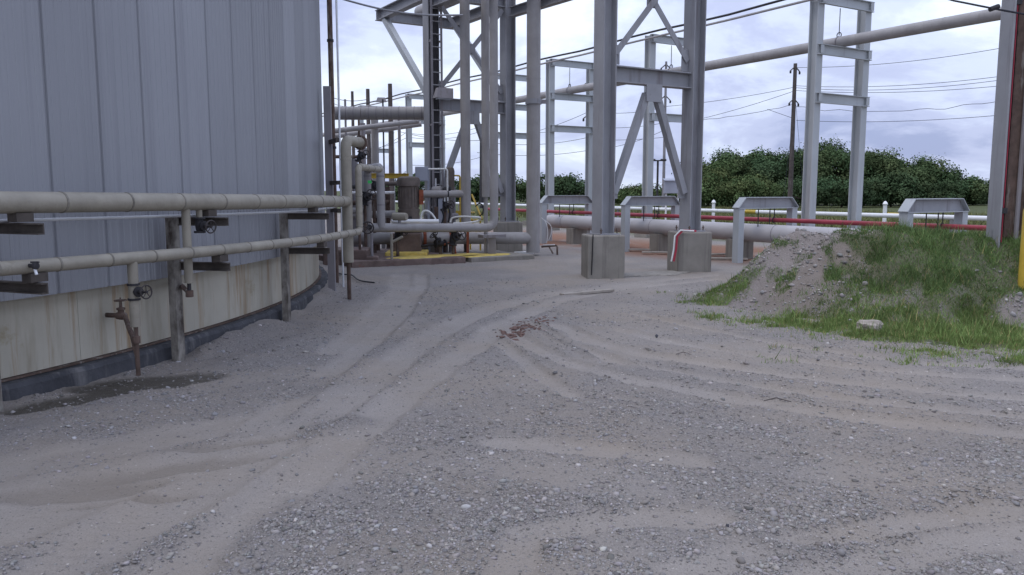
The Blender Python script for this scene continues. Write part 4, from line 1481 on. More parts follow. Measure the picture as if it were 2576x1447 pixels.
MB().tube([[v2b[0], v2b[1], 1.45], [v2b[0], v2b[1], 9]], 0.095, 16).build("pipe_run", clad_grey, t, smooth=True)
MB().tube([[v2b[0], v2b[1], 0.0], [v2b[0], v2b[1], 1.46]], 0.048, 12).build("support_leg", clad_grey, t, smooth=True)

# motor on its pump
mc = P(1028, 500, 19.2)
t = thing("pump_motor", "brown grey vertical electric motor standing on the pump block", "motor", [mc[0], mc[1], 0.6])
mx, my = mc[0], mc[1]
MB()._lathe([(0.20, 1.16), (0.235, 1.18), (0.235, 1.72), (0.20, 1.74)], [mx, my, 0], Z, 20).build("body", motor_m, t, smooth=True)
for k in range(20):
    a = 2 * math.pi * (k + 0.5) / 20
    MB().bar([mx + 0.225 * math.cos(a), my + 0.225 * math.sin(a), 1.22], [mx + 0.225 * math.cos(a), my + 0.225 * math.sin(a), 1.68], 0.05, 0.014, (math.cos(a), math.sin(a), 0)).build("fin", motor_m, t)
MB()._lathe([(0.20, 1.70), (0.275, 1.71), (0.275, 1.84), (0.25, 1.90), (0.16, 1.93), (0.02, 1.935)], [mx, my, 0], Z, 20).build("rain_cap", motor_m, t, smooth=True)
MB()._lathe([(0.29, 0.62), (0.30, 0.66), (0.29, 0.84), (0.24, 1.06), (0.26, 1.12), (0.26, 1.17), (0.2, 1.18)], [mx, my, 0], Z, 20).build("pump_head", motor_m, t, smooth=True)
MB().box([mx - 0.02, my - 0.29, 0.93], (0.26, 0.06, 0.16), 0).build("window_guard", dark, t)
MB().box([mx + 0.30, my - 0.02, 1.45], (0.10, 0.22, 0.34), 0.1).build("terminal_box", rust_red, t)
bp = P(1022, 600, 18.9)
o = MB().box([bp[0], bp[1] + 0.15, 0.36], (0.66, 0.62, 0.52), 0.06).build("pump_block", conc_dk, None, bevel=0.02)
tag(o, "square dark concrete block under the pump motor", "block")
o = MB().box([bp[0] + 0.02, bp[1] + 0.0, 0.12], (0.95, 0.9, 0.18), 0.06).build("pump_block", yl, None, bevel=0.02)
tag(o, "low yellowish plinth at the foot of the pump block", "block")
wp1 = [P(985, 557, 18.45), P(1103, 557, 18.8)]
pipe("white_pipe", "short white insulated pipe in front of the motor base", wp1, 0.05, white_p, None, 0, None, 14)
d0 = P(990, 545, 18.2)
t = thing("actuator_drum", "small beige horizontal drum on a stub above the front pipe", "drum", d0 - Z * 0.2)
MB()._lathe([(0.05, -0.02), (0.088, 0.0), (0.088, 0.30), (0.075, 0.33)], d0, (0.92, -0.35, 0), 18).build("drum", clad, t, smooth=True)
MB().tube([d0 + np.array([0.14, -0.05, 0]), d0 + np.array([0.14, -0.05, -0.2])], 0.035, 10).build("stub", clad_grey, t, smooth=True)
hw = P(925, 573, 17.55)
t = thing("gate_valve", "valve with a dark spoked handwheel at the left end of the front pipe", "valve", hw)
handwheel(hw, (0.25, -0.95, 0.1), 0.125, t)
MB()._lathe([(0.02, 0), (0.02, 0.2), (0.06, 0.21), (0.07, 0.34)], hw, (0.0, 1.0, 0), 12).build("bonnet", dark, t, smooth=True)

# electrical box on its frame
eb = P(1061, 438, 19.9)
t = thing("electrical_box", "light blue grey electrical box on a post beside the ladder", "electrical box", [eb[0], eb[1], 0])
MB().box([eb[0], eb[1], eb[2]], (0.31, 0.18, 0.35), 0.05).build("cabinet", box_m, t, bevel=0.012)
MB().box([eb[0] + 0.01, eb[1] - 0.096, eb[2] - 0.01], (0.25, 0.012, 0.29), 0.05).build("door", box_m, t)
for s in (-0.12, 0.15):
    MB().bar([eb[0] + s, eb[1] + 0.06, 0], [eb[0] + s, eb[1] + 0.06, eb[2] + 0.1], 0.05, 0.05).build("post", box_m, t)
MB().tube(fillet([[eb[0] + 0.15, eb[1], eb[2] + 0.12], [eb[0] + 0.62, eb[1], eb[2] + 0.12], [eb[0] + 0.62, eb[1], 1.35]], 0.06), 0.022, 8).build("conduit", white_h, t, smooth=True)
b = P(1132, 428, 20.3)
t = thing("pressure_vessel", "small rounded grey vessel on a bracket right of the ladder", "vessel", [b[0], b[1], 1.5])
MB()._lathe([(0.03, 1.55), (0.10, 1.62), (0.11, 1.9), (0.115, 2.08), (0.09, 2.16), (0.02, 2.19)], [b[0], b[1], 0], Z, 16).build("body", motor_m, t, smooth=True)
MB().tube([[b[0], b[1], 0.0], [b[0], b[1], 1.58]], 0.05, 10).build("stand", steel_dark, t)
# instrument cluster on stands between the ladder and first riser
for k, (px_, y0, y1, w_, lb, m) in enumerate(((1090, 452, 480, 0.16, "small grey instrument housing with pipe stubs below the electrical conduit", clad_grey), (1118, 455, 478, 0.12, "small dark instrument head beside the grey housing", dark))):
    b0, b1 = P(px_, y1, 20.0), P(px_, y0, 20.0)
    t = thing("instrument", lb, "instrument", [b0[0], b0[1], 0])
    MB()._lathe([(w_ * 0.5, -0.02), (w_ * 0.62, 0.0), (w_ * 0.62, w_ * 1.3), (w_ * 0.4, w_ * 1.4)], b0, (0.9, -0.3, 0.1), 14).build("housing", m, t, smooth=True)
    MB().tube([b0 + [0.06, 0, 0.05], b0 + [0.06, 0, 0.3]], 0.02, 8).build("stub", galv, t, smooth=True)
    MB().tube([[b0[0] + 0.05, b0[1], 0.0], b0 + [0.05, 0, 0]], 0.028, 8).build("stand", steel_dark, t, smooth=True)
for k, (px_, y0, y1, lb) in enumerate(((1108, 500, 640, "pale square stanchion under the pipe from the motor"), (1098, 520, 640, "dark pipe stand left of the pale stanchion"))):
    b0 = P(px_, y0, 19.9)
    o = MB().bar([b0[0], b0[1], 0], [b0[0], b0[1], b0[2]], 0.10, 0.10).build("stanchion", (box_m, rust)[k], None)
    tag(o, lb, "stanchion")

# yellow rail, stairs and beam behind the pump
ya = P(1157, 442, 22.6)
t = thing("yellow_handrail", "yellow handrail with a toe plate beside the first riser", "handrail", [ya[0], ya[1], 0])
yb = ya + np.array([-0.30, -0.1, 0])
MB().tube(fillet([[ya[0], ya[1], 0.4], ya, yb, [yb[0], yb[1], 0.4]], 0.06), 0.024, 8).build("rail", yellow, t, smooth=True)
MB().tube([[ya[0], ya[1], 1.48], [yb[0], yb[1], 1.48]], 0.020, 8).build("mid_rail", yellow, t, smooth=True)
MB().bar([ya[0] + 0.02, ya[1], 0.98], [yb[0] - 0.05, yb[1], 0.98], 0.14, 0.02).build("toe_plate", yellow, t)
s0, s1 = P(1187, 490, 22.3), P(1213, 552, 21.6)
t = thing("yellow_stair", "yellow stair rails slanting down to the right of the first riser", "stairs", [s1[0], s1[1], 0])
for dz in (0.0, -0.42):
    MB().tube([s0 + [-0.12 if dz else 0, 0, dz], s1 + [-0.12 if dz else 0, 0, dz]], 0.026, 8).build("stringer", yellow, t, smooth=True)
MB().tube([s1 + [-0.05, 0, 0.1], [s1[0] - 0.05, s1[1], 0]], 0.024, 8).build("post", yellow, t, smooth=True)
MB().tube([s0 + [-0.05, 0, 0.0], [s0[0] - 0.05, s0[1], 0]], 0.024, 8).build("post", yellow, t, smooth=True)
for k in range(3):
    q = s0 + (s1 - s0) * (0.2 + 0.3 * k)
    MB().box(q + [-0.1, 0.15, -0.35], (0.22, 0.45, 0.03)).build("tread", yellow, t)
y0, y1 = P(962, 443, 21.5), P(1028, 443, 21.8)
t = thing("yellow_beam", "yellow painted beam behind the upside down U pipe", "beam", y0)
MB().ibeam(y0 - V * 0.3, y1, 0.13, 0.10, 0.014).build("beam", yellow, t)
for q in (y0, y1):
    MB().bar([q[0], q[1], 0], [q[0], q[1], q[2] - 0.065], 0.10, 0.10).build("leg", steel_dark, t)
o = MB().box(P(930, 458, 17.0), (0.075, 0.012, 0.06), 0.2).build("inspection_tag", green_t, None)
tag(o, "small bright green tag hung on the pipes beside the tank", "tag")

mt2 = [o for o in C.objects if o.name == "pump_motor"][0]
q = P(1092, 540, 21.4)
dup(mt2, [q[0], q[1], 0.25], "second, darker motor half hidden behind the pipe from the first motor")
for px_, ya_, Y_, r_, m, lb in ((915, 432, 19.6, 0.075, clad_grey, "grey vertical pipe just left of the upside down U pipe"),
                                (890, 400, 20.5, 0.10, steel_dark, "dark vertical pipe behind the beige riser"),
                                (975, 470, 20.8, 0.06, rust, "rusty vertical pipe between the U pipe and the motor"),
                                (1078, 470, 20.6, 0.05, dark, "dark vertical pipe right of the motor"),
                                (1140, 470, 21.0, 0.06, steel_dark, "dark vertical pipe left of the first riser"),
                                (948, 460, 20.2, 0.05, rust, "thin rusty vertical pipe seen through the U pipe")):
    a_ = P(px_, ya_, Y_)
    tag(MB().tube([[a_[0], a_[1], -0.05], a_], r_, 12).build("standpipe", m, None, smooth=True), lb, "pipe")
for px_, py_, Y_, L2, r_, m, lb in ((930, 510, 20.3, 1.0, 0.055, rust, "rusty cross pipe low behind the U pipe"),
                                    (935, 540, 20.0, 1.2, 0.09, clad_grey, "grey cross pipe behind the valve handwheel"),
                                    (1000, 540, 20.5, 1.0, 0.06, dark, "dark cross pipe behind the motor's foot"),
                                    (1110, 545, 20.4, 0.9, 0.08, steel_dark, "dark cross pipe between the motor and the first riser"),
                                    (885, 470, 19.5, 0.6, 0.05, dark, "short dark cross pipe beside the beige riser")):
    q = P(px_, py_, Y_)
    tag(MB().tube([q - V * L2 / 2, q + V * L2 / 2], r_, 10).build("pipe_stub", m, None, smooth=True), lb, "pipe")
for px_, py_, Y_, s_, lb in ((918, 500, 18.6, 1.5, "dark valve with handwheel left of the U pipe"), (1000, 590, 18.4, 1.3, "dark valve standing before the pump block"), (1140, 600, 18.8, 1.6, "dark valve with handwheel right of the rusty flange")):
    q = P(px_, py_, Y_)
    t = thing("gate_valve", lb, "valve", q)
    gate_valve(t, q, (0.2, 0.1, 1.0), (0.6, -0.7, 0.3), 1.5 * s_)
    MB().tube([[q[0], q[1], 0.0], [q[0], q[1], q[2]]], 0.035, 8).build("stand", rust, t, smooth=True)

# hoses
for path, r_, m, lb, nm in (
    ([P(1058, 552, 18.9), P(1062, 535, 18.9), P(1072, 530, 18.9), P(1085, 537, 18.9), P(1096, 552, 18.9)], 0.022, white_h, "white hose looping over beside the motor base", "hose"),
    ([P(1133, 560, 19.3), P(1138, 549, 19.3), P(1160, 545, 19.2), P(1190, 546, 19.2), P(1208, 548, 19.4), P(1202, 556, 19.5), P(1170, 561, 19.3), P(1140, 562, 19.2)], 0.022, white_h, "white hose coiled round the foot of the first riser", "hose"),
    ([P(1196, 520, 20.6), P(1205, 512, 20.6), P(1214, 518, 20.6), P(1215, 534, 20.6), P(1206, 545, 20.6)], 0.016, black_h, "black hose arching beside the yellow stair", "hose"),
    ([P(1110, 525, 19.5), P(1116, 545, 19.5), P(1110, 565, 19.5)], 0.018, black_h, "black cable drooping under the pipe from the motor", "cable"),
    ([P(1128, 520, 19.5), P(1132, 540, 19.5), P(1127, 560, 19.5)], 0.018, black_h, "second black cable drooping right under the pipe from the motor", "cable"),
    ([[*G(848, 688)[:2], 0.02], [*G(862, 697)[:2], 0.05], [*G(884, 697)[:2], 0.04], [*G(905, 710)[:2], 0.03], [*G(942, 714)[:2], 0.02]], 0.013, black_h, "black hose lying on the gravel near the tank's right edge", "hose"),
    ([P(1362, 548, 20.4), P(1373, 560, 20.3), P(1378, 585, 20.3), P(1375, 612, 20.3)], 0.009, white_h, "thin white cord dangling from the thickest riser", "cord"),
    ([P(1364, 550, 20.2), P(1384, 566, 20.2), P(1387, 585, 20.2), P(1380, 605, 20.2)], 0.007, white_h, "second thin white cord looping wider from the thickest riser", "cord"),
    ([P(1492, 590, 14.86), P(1490, 640, 14.87), P(1488, 692, 14.88)], 0.010, black_h, "dark ground cable running down the left pier of the near bent", "cable"),
):
    pts = [np.array(q, float) for q in path]
    sm_ = []
    for i in range(len(pts) - 1):
        a_, b_, c_, d_ = pts[max(i - 1, 0)], pts[i], pts[i + 1], pts[min(i + 2, len(pts) - 1)]
        for k in range(6):
            u_ = k / 6
            sm_.append(0.5 * (2 * b_ + (c_ - a_) * u_ + (2 * a_ - 5 * b_ + 4 * c_ - d_) * u_ ** 2 + (3 * b_ - a_ - 3 * c_ + d_) * u_ ** 3))
    sm_.append(pts[-1])
    tag(MB().tube(sm_, r_, 8).build(nm, m, None, smooth=True), lb, nm)

# red tape on the right pier of the near bent
B0 = A0 + V * BW
t = thing("red_tape", "red and white strip of tape draped over the right pier of the near bent", "tape", B0 + [-0.3, -0.35, 0.8])
pt = [B0 + [0.05, -0.38, 0.815], B0 + [-0.22, -0.40, 0.83], B0 + [-0.33, -0.41, 0.72], B0 + [-0.35, -0.42, 0.45], B0 + [-0.39, -0.42, 0.22]]
for a_, b_ in zip(pt[:-1], pt[1:]):
    MB().bar(a_, b_, 0.010, 0.04, (0, -1, 0.2)).build("strip", red_tape, t)
MB().tube([p + np.array([-0.05, -0.01, 0]) for p in pt], 0.016, 6).build("white_cord", white_h, t, smooth=True)

# small supports and valves low under the pipes
sp = P(1238, 640, 19.4)
t = thing("pipe_stand", "short dark stand under the front pipe near the crack in the pad", "support", [sp[0], sp[1], 0])
MB().bar([sp[0], sp[1], 0], [sp[0], sp[1], 0.5], 0.18, 0.16).build("stub_post", steel_dark, t)
MB().box([sp[0], sp[1], 0.53], (0.62, 0.26, 0.07), TH).build("saddle_beam", steel_dark, t)
sp = P(1177, 640, 19.6)
t = thing("pipe_stand", "thin rust red leg under the thick low pipe", "support", [sp[0], sp[1], 0])
MB().bar([sp[0], sp[1], 0.0], [sp[0], sp[1], 0.66], 0.06, 0.06).build("leg", rust_red, t)
MB().box([sp[0], sp[1], 0.015], (0.18, 0.16, 0.03), TH).build("base_plate", rust_red, t)
vv = P(1108, 622, 18.9)
t = thing("gate_valve", "dark jumble of a low valve standing in the yellow powder", "valve", [vv[0], vv[1], 0.12])
gate_valve(t, [vv[0], vv[1], 0.38], V, (-0.5, -0.4, 0.75), 2.0)
MB().tube([[vv[0] - 0.7, vv[1], 0.30], [vv[0] - 0.1, vv[1], 0.36]], 0.03, 8).build("pipe_stub", dark, t, smooth=True)
MB().tube([[vv[0], vv[1], 0.1], [vv[0], vv[1], 0.4]], 0.04, 8).build("stand", rust, t, smooth=True)
MB().tube([[vv[0] + 0.08, vv[1], 0.36], [vv[0] + 0.3, vv[1] + 0.1, 0.42], [vv[0] + 0.34, vv[1] + 0.1, 0.13]], 0.03, 8).build("pipe_stub", rust_red, t, smooth=True)
for k, (px_, lb) in enumerate(((905, "thin pipe leg below the thin pipe's bend"), (935, "thin pipe leg right of the handwheel"), (985, "bent thin pipe leg with a sloping branch before the pump block"))):
    b0 = P(px_, 600, 17.5)
    t = thing("drain_standpipe", lb, "pipe", [b0[0], b0[1], 0])
    MB().tube([[b0[0], b0[1], -0.05], [b0[0], b0[1], 0.68]], 0.03, 8).build("leg", (rust, steel_dark, clad)[k], t, smooth=True)
    if k == 2:
        MB().tube([[b0[0], b0[1], 0.5], [b0[0] + 0.24, b0[1], 0.62]], 0.028, 8).build("branch", clad, t, smooth=True)
dp = [P(1362, 621, 20.4), P(1400, 618, 20.3), [P(1402, 620, 20.3)[0], 20.3, 0.0]]
t = thing("drain_pipe", "small rusty drain pipe on a leg beside the thickest riser", "pipe", [dp[2][0], dp[2][1], 0])
MB().tube([dp[0], dp[1], P(1402, 622, 20.3), dp[2]], 0.024, 8).build("pipe_run", rust, t, smooth=True)
MB().tube([P(1382, 622, 20.3), P(1391, 638, 20.2)], 0.02, 8).build("brace", rust, t, smooth=True)
MB().tube([P(1366, 617, 20.4), P(1396, 616, 20.3)], 0.014, 6).build("white_cord", white_h, t, smooth=True)
o = MB().box([*G(1318, 640)[:2], 0.04], (0.5, 0.12, 0.06), 0.4).build("scrap_pipe", white_p, None, bevel=0.01)
tag(o, "white scrap of pipe cladding on the ground by the thickest riser", "scrap")

# banded duct from the tank, and pipes behind it
du = [np.array([P(820, 285, 22.0)[0], 22.0, P(820, 285, 22.0)[2]]), np.array([P(1064, 285, 22.0)[0], 22.0, P(1064, 285, 22.0)[2]])]
du[1] = du[1] + np.array([0.45, 0, 0])
pipe("banded_duct", "wide grey duct with many dark bands between the tank and the ladder bent", du, 0.175, clad_grey, 0.20, 0.15, steel_dark, 20, cat="duct", band_w=0.010)
q0, q1 = P(840, 330, 24.0), P(1052, 305, 25.5)
pipe("process_pipe", "grey pipe slanting up just below the banded duct", [q0, q1], 0.075, clad_grey, 0.9, 0.3, clad_grey, 16)
q0, q1 = P(840, 343, 28.0), P(1060, 312, 28.0)
pipe("process_pipe", "thinner grey pipe lowest of the three below the banded duct", [q0, q1], 0.09, clad_grey, None, 0, None, 14)
for px_, ya_, yb_, Y_, r_, m, lb in ((868, 250, 520, 26.0, 0.035, steel_dark, "thin grey vertical pipe nearest the tank under the duct"),
                                     (902, 290, 520, 24.5, 0.03, rust, "thin rusty vertical pipe behind the beige riser's bend"),
                                     (1004, 300, 520, 27.0, 0.05, steel_dark, "grey vertical pipe left of the ladder under the duct"),
                                     (942, 300, 520, 25.0, 0.115, clad_grey, "pale vertical pipe standing under the banded duct"),
                                     (963, 250, 520, 30.0, 0.03, dark, "thin dark vertical pipe right of the pale one under the duct"),
                                     (912, 310, 520, 27.0, 0.09, steel_dark, "grey vertical post left of the pale pipe under the duct")):
    a_ = P(px_, ya_, Y_)
    o = MB().tube([[a_[0], a_[1], -0.1], a_], r_, 12).build("standpipe", m, None, smooth=True)
    tag(o, lb, "pipe")
for k, (px_, py_, Y_, s_, lb) in enumerate(((940, 470, 19.4, 1.0, "dark valve body behind the upside down U pipe"), (1118, 520, 19.9, 0.9, "dark valve hanging under the pipe from the motor"), (905, 395, 14.5, 0.7, "small dark valve beside the bent top of the beige riser"))):
    q = P(px_, py_, Y_)
    t = thing("gate_valve", lb, "valve", q)
    gate_valve(t, q, (0.3, 0.1, 1.0), (0.7, -0.6, 0.2), 2.0 * s_)
    if k < 2:
        MB().tube([[q[0], q[1], 0.0], [q[0], q[1], q[2]]], 0.04, 8).build("stand", rust, t, smooth=True)
    else:
        MB().tube([[q[0] - 0.45, q[1] - 0.1, q[2]], q], 0.03, 8).build("pipe_stub", rust, t, smooth=True)
for k, (px_, py_, Y_, L2, r_, m, lb) in enumerate(((915, 485, 19.0, 0.75, 0.03, white_p, "short white pipe left of the U pipe"), (965, 485, 19.2, 0.55, 0.035, white_p, "short white pipe between the U pipe and motor"), (900, 530, 18.8, 0.5, 0.07, clad_grey, "short grey pipe behind the beige riser"), (985, 462, 20.2, 0.9, 0.055, motor_m, "brown pipe running into the motor's left side"))):
    q = P(px_, py_, Y_)
    o = MB().tube([q - V * L2 / 2, q + V * L2 / 2], r_, 10).build("pipe_stub", m, None, smooth=True)
    tag(o, lb, "pipe")

# ================================================================== POLES AND WIRES
def utility_pole(px_, ytop, Y_, r_, label, arms=True, m=wood, lamp=False):
    a_ = P(px_, ytop, Y_)
    t = thing("utility_pole", label, "pole", [a_[0], a_[1], 0])
    MB().tube([[a_[0], a_[1], -0.3], [a_[0], a_[1], a_[2]]], [r_ * 1.25, r_ * 0.85], 10).build("pole", m, t, smooth=True)
    if arms:
        for dz, w in ((0.55, 0.5), (2.9, 0.5)):
            if a_[2] - dz < 2:
                continue
            for s in (-1, 1):
                e = np.array([a_[0] + s * w * V[0], a_[1] + s * w * V[1], a_[2] - dz])
                MB().tube([[a_[0], a_[1], a_[2] - dz + 0.35], e], 0.045, 6).build("insulator_arm", wood, t)
                MB()._lathe([(0.05, -0.1), (0.09, -0.06), (0.05, -0.03), (0.09, 0.0), (0.05, 0.03), (0.09, 0.06), (0.04, 0.1)], e - Z * 0.1, Z, 8).build("insulator", dark, t, smooth=True)
    if lamp:
        e = np.array([a_[0] - 0.55, a_[1] - 0.2, a_[2] - 0.9])
        MB().tube([[a_[0], a_[1], a_[2] - 0.75], [e[0] + 0.3, e[1], e[2] + 0.1]], 0.03, 6).build("lamp_arm", dark, t)
        MB().box(e + [0.1, 0, 0.05], (0.55, 0.3, 0.22), 0.2, 0.7).build("lamp_head", steel_dark, t)
    return a_


tops = {}
tops[1] = utility_pole(2001, 160, 62, 0.16, "tall wooden utility pole in front of the big trees, left of the nearest rack frame")
tops[2] = utility_pole(1483, 196, 60, 0.11, "slim grey utility pole touching the right side of the third rack frame", m=steel_dark)
tops[3] = utility_pole(1676, 155, 64, 0.10, "slim grey utility pole seen through the braced bent", m=steel_dark)
tops[4] = utility_pole(1211, 312, 75, 0.17, "dark utility pole between the first and second risers", arms=False, m=dark)
tops[5] = utility_pole(981, 211, 44, 0.13, "brown pole with a street lamp head behind the duct", arms=False, lamp=True)
tops[6] = utility_pole(925, 224, 50, 0.13, "bare brown pole left of the lamp pole", arms=False)
tops[7] = utility_pole(886, 230, 62, 0.12, "leftmost thin bare pole beside the tank", arms=False)
tops[8] = utility_pole(1026, 320, 70, 0.13, "thin dark pole between the lamp pole and the ladder", arms=False, m=dark)
b = P(1655, 405, 55)
t = thing("street_lamp", "far street lamp with a wide double head seen through the near bent", "lamp", [b[0], b[1], 0])
MB().tube([[b[0], b[1], -0.2], b], 0.07, 8).build("pole", dark, t, smooth=True)
MB().bar(b + [-0.55, 0, 0.02], b + [0.55, 0, 0.02], 0.08, 0.12).build("cross_arm", dark, t)
for s in (-1, 1):
    MB().box(b + [s * 0.36, 0, 0.08], (0.42, 0.3, 0.10), 0, 0.75).build("lamp_head", dark, t)


def wire_set(label, spans, r_=0.022):
    t = thing("overhead_wire", label, "wires", spans[0][0])
    for a_, b_, sag, wob in spans:
        a_, b_ = np.array(a_), np.array(b_)
        pts = []
        for k in range(33):
            u_ = k / 32
            q = a_ + (b_ - a_) * u_
            q = q - Z * (4 * sag * u_ * (1 - u_)) + Z * wob * math.sin(u_ * 40) * (0.5 + 0.5 * math.sin(u_ * 13))
            pts.append(q)
        MB().tube(pts, r_, 5).build("wire", wire_m, t, smooth=True)
    return t


YW = 62
wire_set("bundle of power wires running from the tall wooden pole to the right edge", [
    (P(2003, 216, YW), P(2700, 165, 50), 0.5, 0.0), (P(2003, 221, YW), P(2700, 172, 50), 0.6, 0.0), (P(2003, 228, YW), P(2700, 195, 50), 0.45, 0.0),
    (P(2003, 269, YW), P(2700, 218, 50), 0.8, 0.09), (P(2003, 303, YW), P(2700, 270, 50), 0.4, 0.0), (P(2003, 170, YW), P(2700, 85, 48), 0.5, 0.0)], 0.017)
wire_set("power wires running from the tall wooden pole leftwards through the bents", [
    (P(2001, 219, YW), P(1676, 268, 64), 0.15, 0.0), (P(1676, 268, 64), P(1483, 280, 60), 0.3, 0.0), (P(1483, 280, 60), P(1000, 330, 60), 1.3, 0.0),
    (P(2001, 262, YW), P(1676, 308, 64), 0.25, 0.03), (P(1676, 308, 64), P(1483, 320, 60), 0.2, 0.0), (P(1483, 320, 60), P(1211, 330, 75), 0.3, 0.0),
    (P(1676, 325, 64), P(1483, 378, 60), 0.3, 0.0), (P(1483, 378, 60), P(1200, 384, 60), 0.3, 0.0), (P(1483, 345, 60), P(1240, 360, 60), 0.3, 0.0),
    (P(2001, 300, YW), P(1930, 275, 63), 0.0, 0.0), (P(2001, 228, YW), P(1760, 300, 66), 0.1, 0.0), (P(1676, 345, 64), P(1483, 352, 60), 0.1, 0.0)], 0.017)
wire_set("thin wires strung between the dark poles behind the ladder", [
    (P(1211, 318, 75), P(1026, 335, 70), 0.4, 0.0), (P(1211, 330, 75), P(1026, 345, 70), 0.4, 0.0), (P(1026, 330, 70), P(860, 395, 70), 0.5, 0.0),
    (P(1026, 345, 70), P(860, 372, 70), 0.5, 0.0), (P(1211, 318, 75), P(1290, 300, 80), 0.2, 0.0), (P(1211, 395, 75), P(1026, 415, 70), 0.3, 0.0), (P(925, 250, 50), P(820, 240, 50), 0.2, 0.0), (P(886, 268, 62), P(820, 250, 62), 0.2, 0.0)], 0.018)
wire_set("guy wires bracing the tall wooden pole", [(P(2001, 250, YW), P(1968, 520, 62), 0.0, 0.0), (P(2001, 250, YW), P(2024, 520, 62), 0.0, 0.0)], 0.012)
a_, b_ = P(862, -2, 15.0), P(1165, 38, 15.0)
pts = [a_ + (b_ - a_) * k / 16 - Z * 0.10 * math.sin(math.pi * k / 16) for k in range(17)]
tag(MB().tube(pts, 0.017, 8).build("slack_pipe", steel, None, smooth=True), "thin slanting pipe crossing the sky from the tank to the ladder", "pipe")

# ================================================================== TREES
def make_tree(px_, ytop, Y_, wid, label, kind, seed, base_y=None):
    r = np.random.default_rng(seed)
    top = P(px_, ytop, Y_)
    hgt = top[2]
    x0, y0 = top[0], top[1]
    t = thing("broadleaf_tree", label, "tree", [x0, y0, 0], "trees beyond the pipes")
    tr = MB()
    fork = hgt * r.uniform(0.22, 0.32)
    tr.tube([[x0, y0, -0.2], [x0 + r.normal(0, 0.1), y0, fork * 0.6], [x0 + r.normal(0, 0.15), y0, fork]], [hgt * 0.035, hgt * 0.028, hgt * 0.024], 8)
    trunk = tr.build("trunk", bark, t, smooth=True)
    nc = int(26 + wid * 4)
    cl = []
    for k in range(nc):
        a = r.uniform(0, 2 * math.pi)
        e = r.uniform(-1.0, 1.0)
        rr = r.uniform(0.55, 1.0)
        cx = x0 + math.cos(a) * math.sqrt(1 - min(1, e * e)) * wid * 0.5 * rr
        cy = y0 + math.sin(a) * math.sqrt(1 - min(1, e * e)) * wid * 0.45 * rr
        cz = hgt * 0.50 + e * hgt * 0.42 * rr
        cl.append((cx, cy, max(cz, hgt * 0.12), r.uniform(0.40, 1.15) * (0.25 + wid * 0.115)))
    lim = MB()
    for c in cl[:9]:
        lim.tube([[x0, y0, fork * 0.9], [(x0 * 0.4 + c[0] * 0.6), (y0 * 0.4 + c[1] * 0.6), fork + (c[2] - fork) * 0.45], [c[0], c[1], c[2]]], [hgt * 0.018, hgt * 0.011, hgt * 0.004], 6)
    lim.build("limbs", bark, trunk, smooth=True)
    vs_, tn = [], []
    for cx, cy, cz, cr in cl:
        m = int((310 if Y_ < 95 else 140) * (cr / 0.9) ** 2)
        d = r.normal(size=(m, 3))
        d /= np.linalg.norm(d, axis=1)[:, None]
        rad = cr * (r.random(m) ** 0.40) * np.where(r.random(m) < 0.10, 1.35, 1.0) * (0.75 + 0.5 * vnoise(d[:, 0] * 3 + cx, d[:, 1] * 3 + d[:, 2] * 2, seed))
        p = np.array([cx, cy, cz]) + d * rad[:, None] * [1.15, 1.15, 0.8]
        s = r.uniform(0.085, 0.155, m) * (Y_ / 85)
        n1_ = r.normal(size=(m, 3)) * 0.55 + d * 1.0 + [0, 0, 0.5]
        n1_ /= np.linalg.norm(n1_, axis=1)[:, None]
        a1 = np.cross(n1_, r.normal(size=(m, 3)))
        a1 /= np.linalg.norm(a1, axis=1)[:, None]
        a2 = np.cross(n1_, a1)
        q = np.stack([p - a1 * s[:, None], p + a2 * s[:, None] * 0.6, p + a1 * s[:, None], p - a2 * s[:, None] * 0.6], 1)
        vs_.append(q.reshape(-1, 3))
        k = r.uniform(0.75, 1.25) * r.normal(1, 0.08, m).clip(0.7, 1.3)
        tn.append(np.repeat(np.stack([k * r.uniform(0.9, 1.15), k, k * 0.95], 1), 4, 0))
    v = np.concatenate(vs_)
    v[:, 2] = np.maximum(v[:, 2], 0.1)
    v -= [x0, y0, 0]
    f = np.arange(len(v)).reshape(-1, 4)
    cr_ = raw_mesh("crown", v, f, 4, leafs[kind], cols=np.concatenate(tn))
    cr_.parent = t
    return t


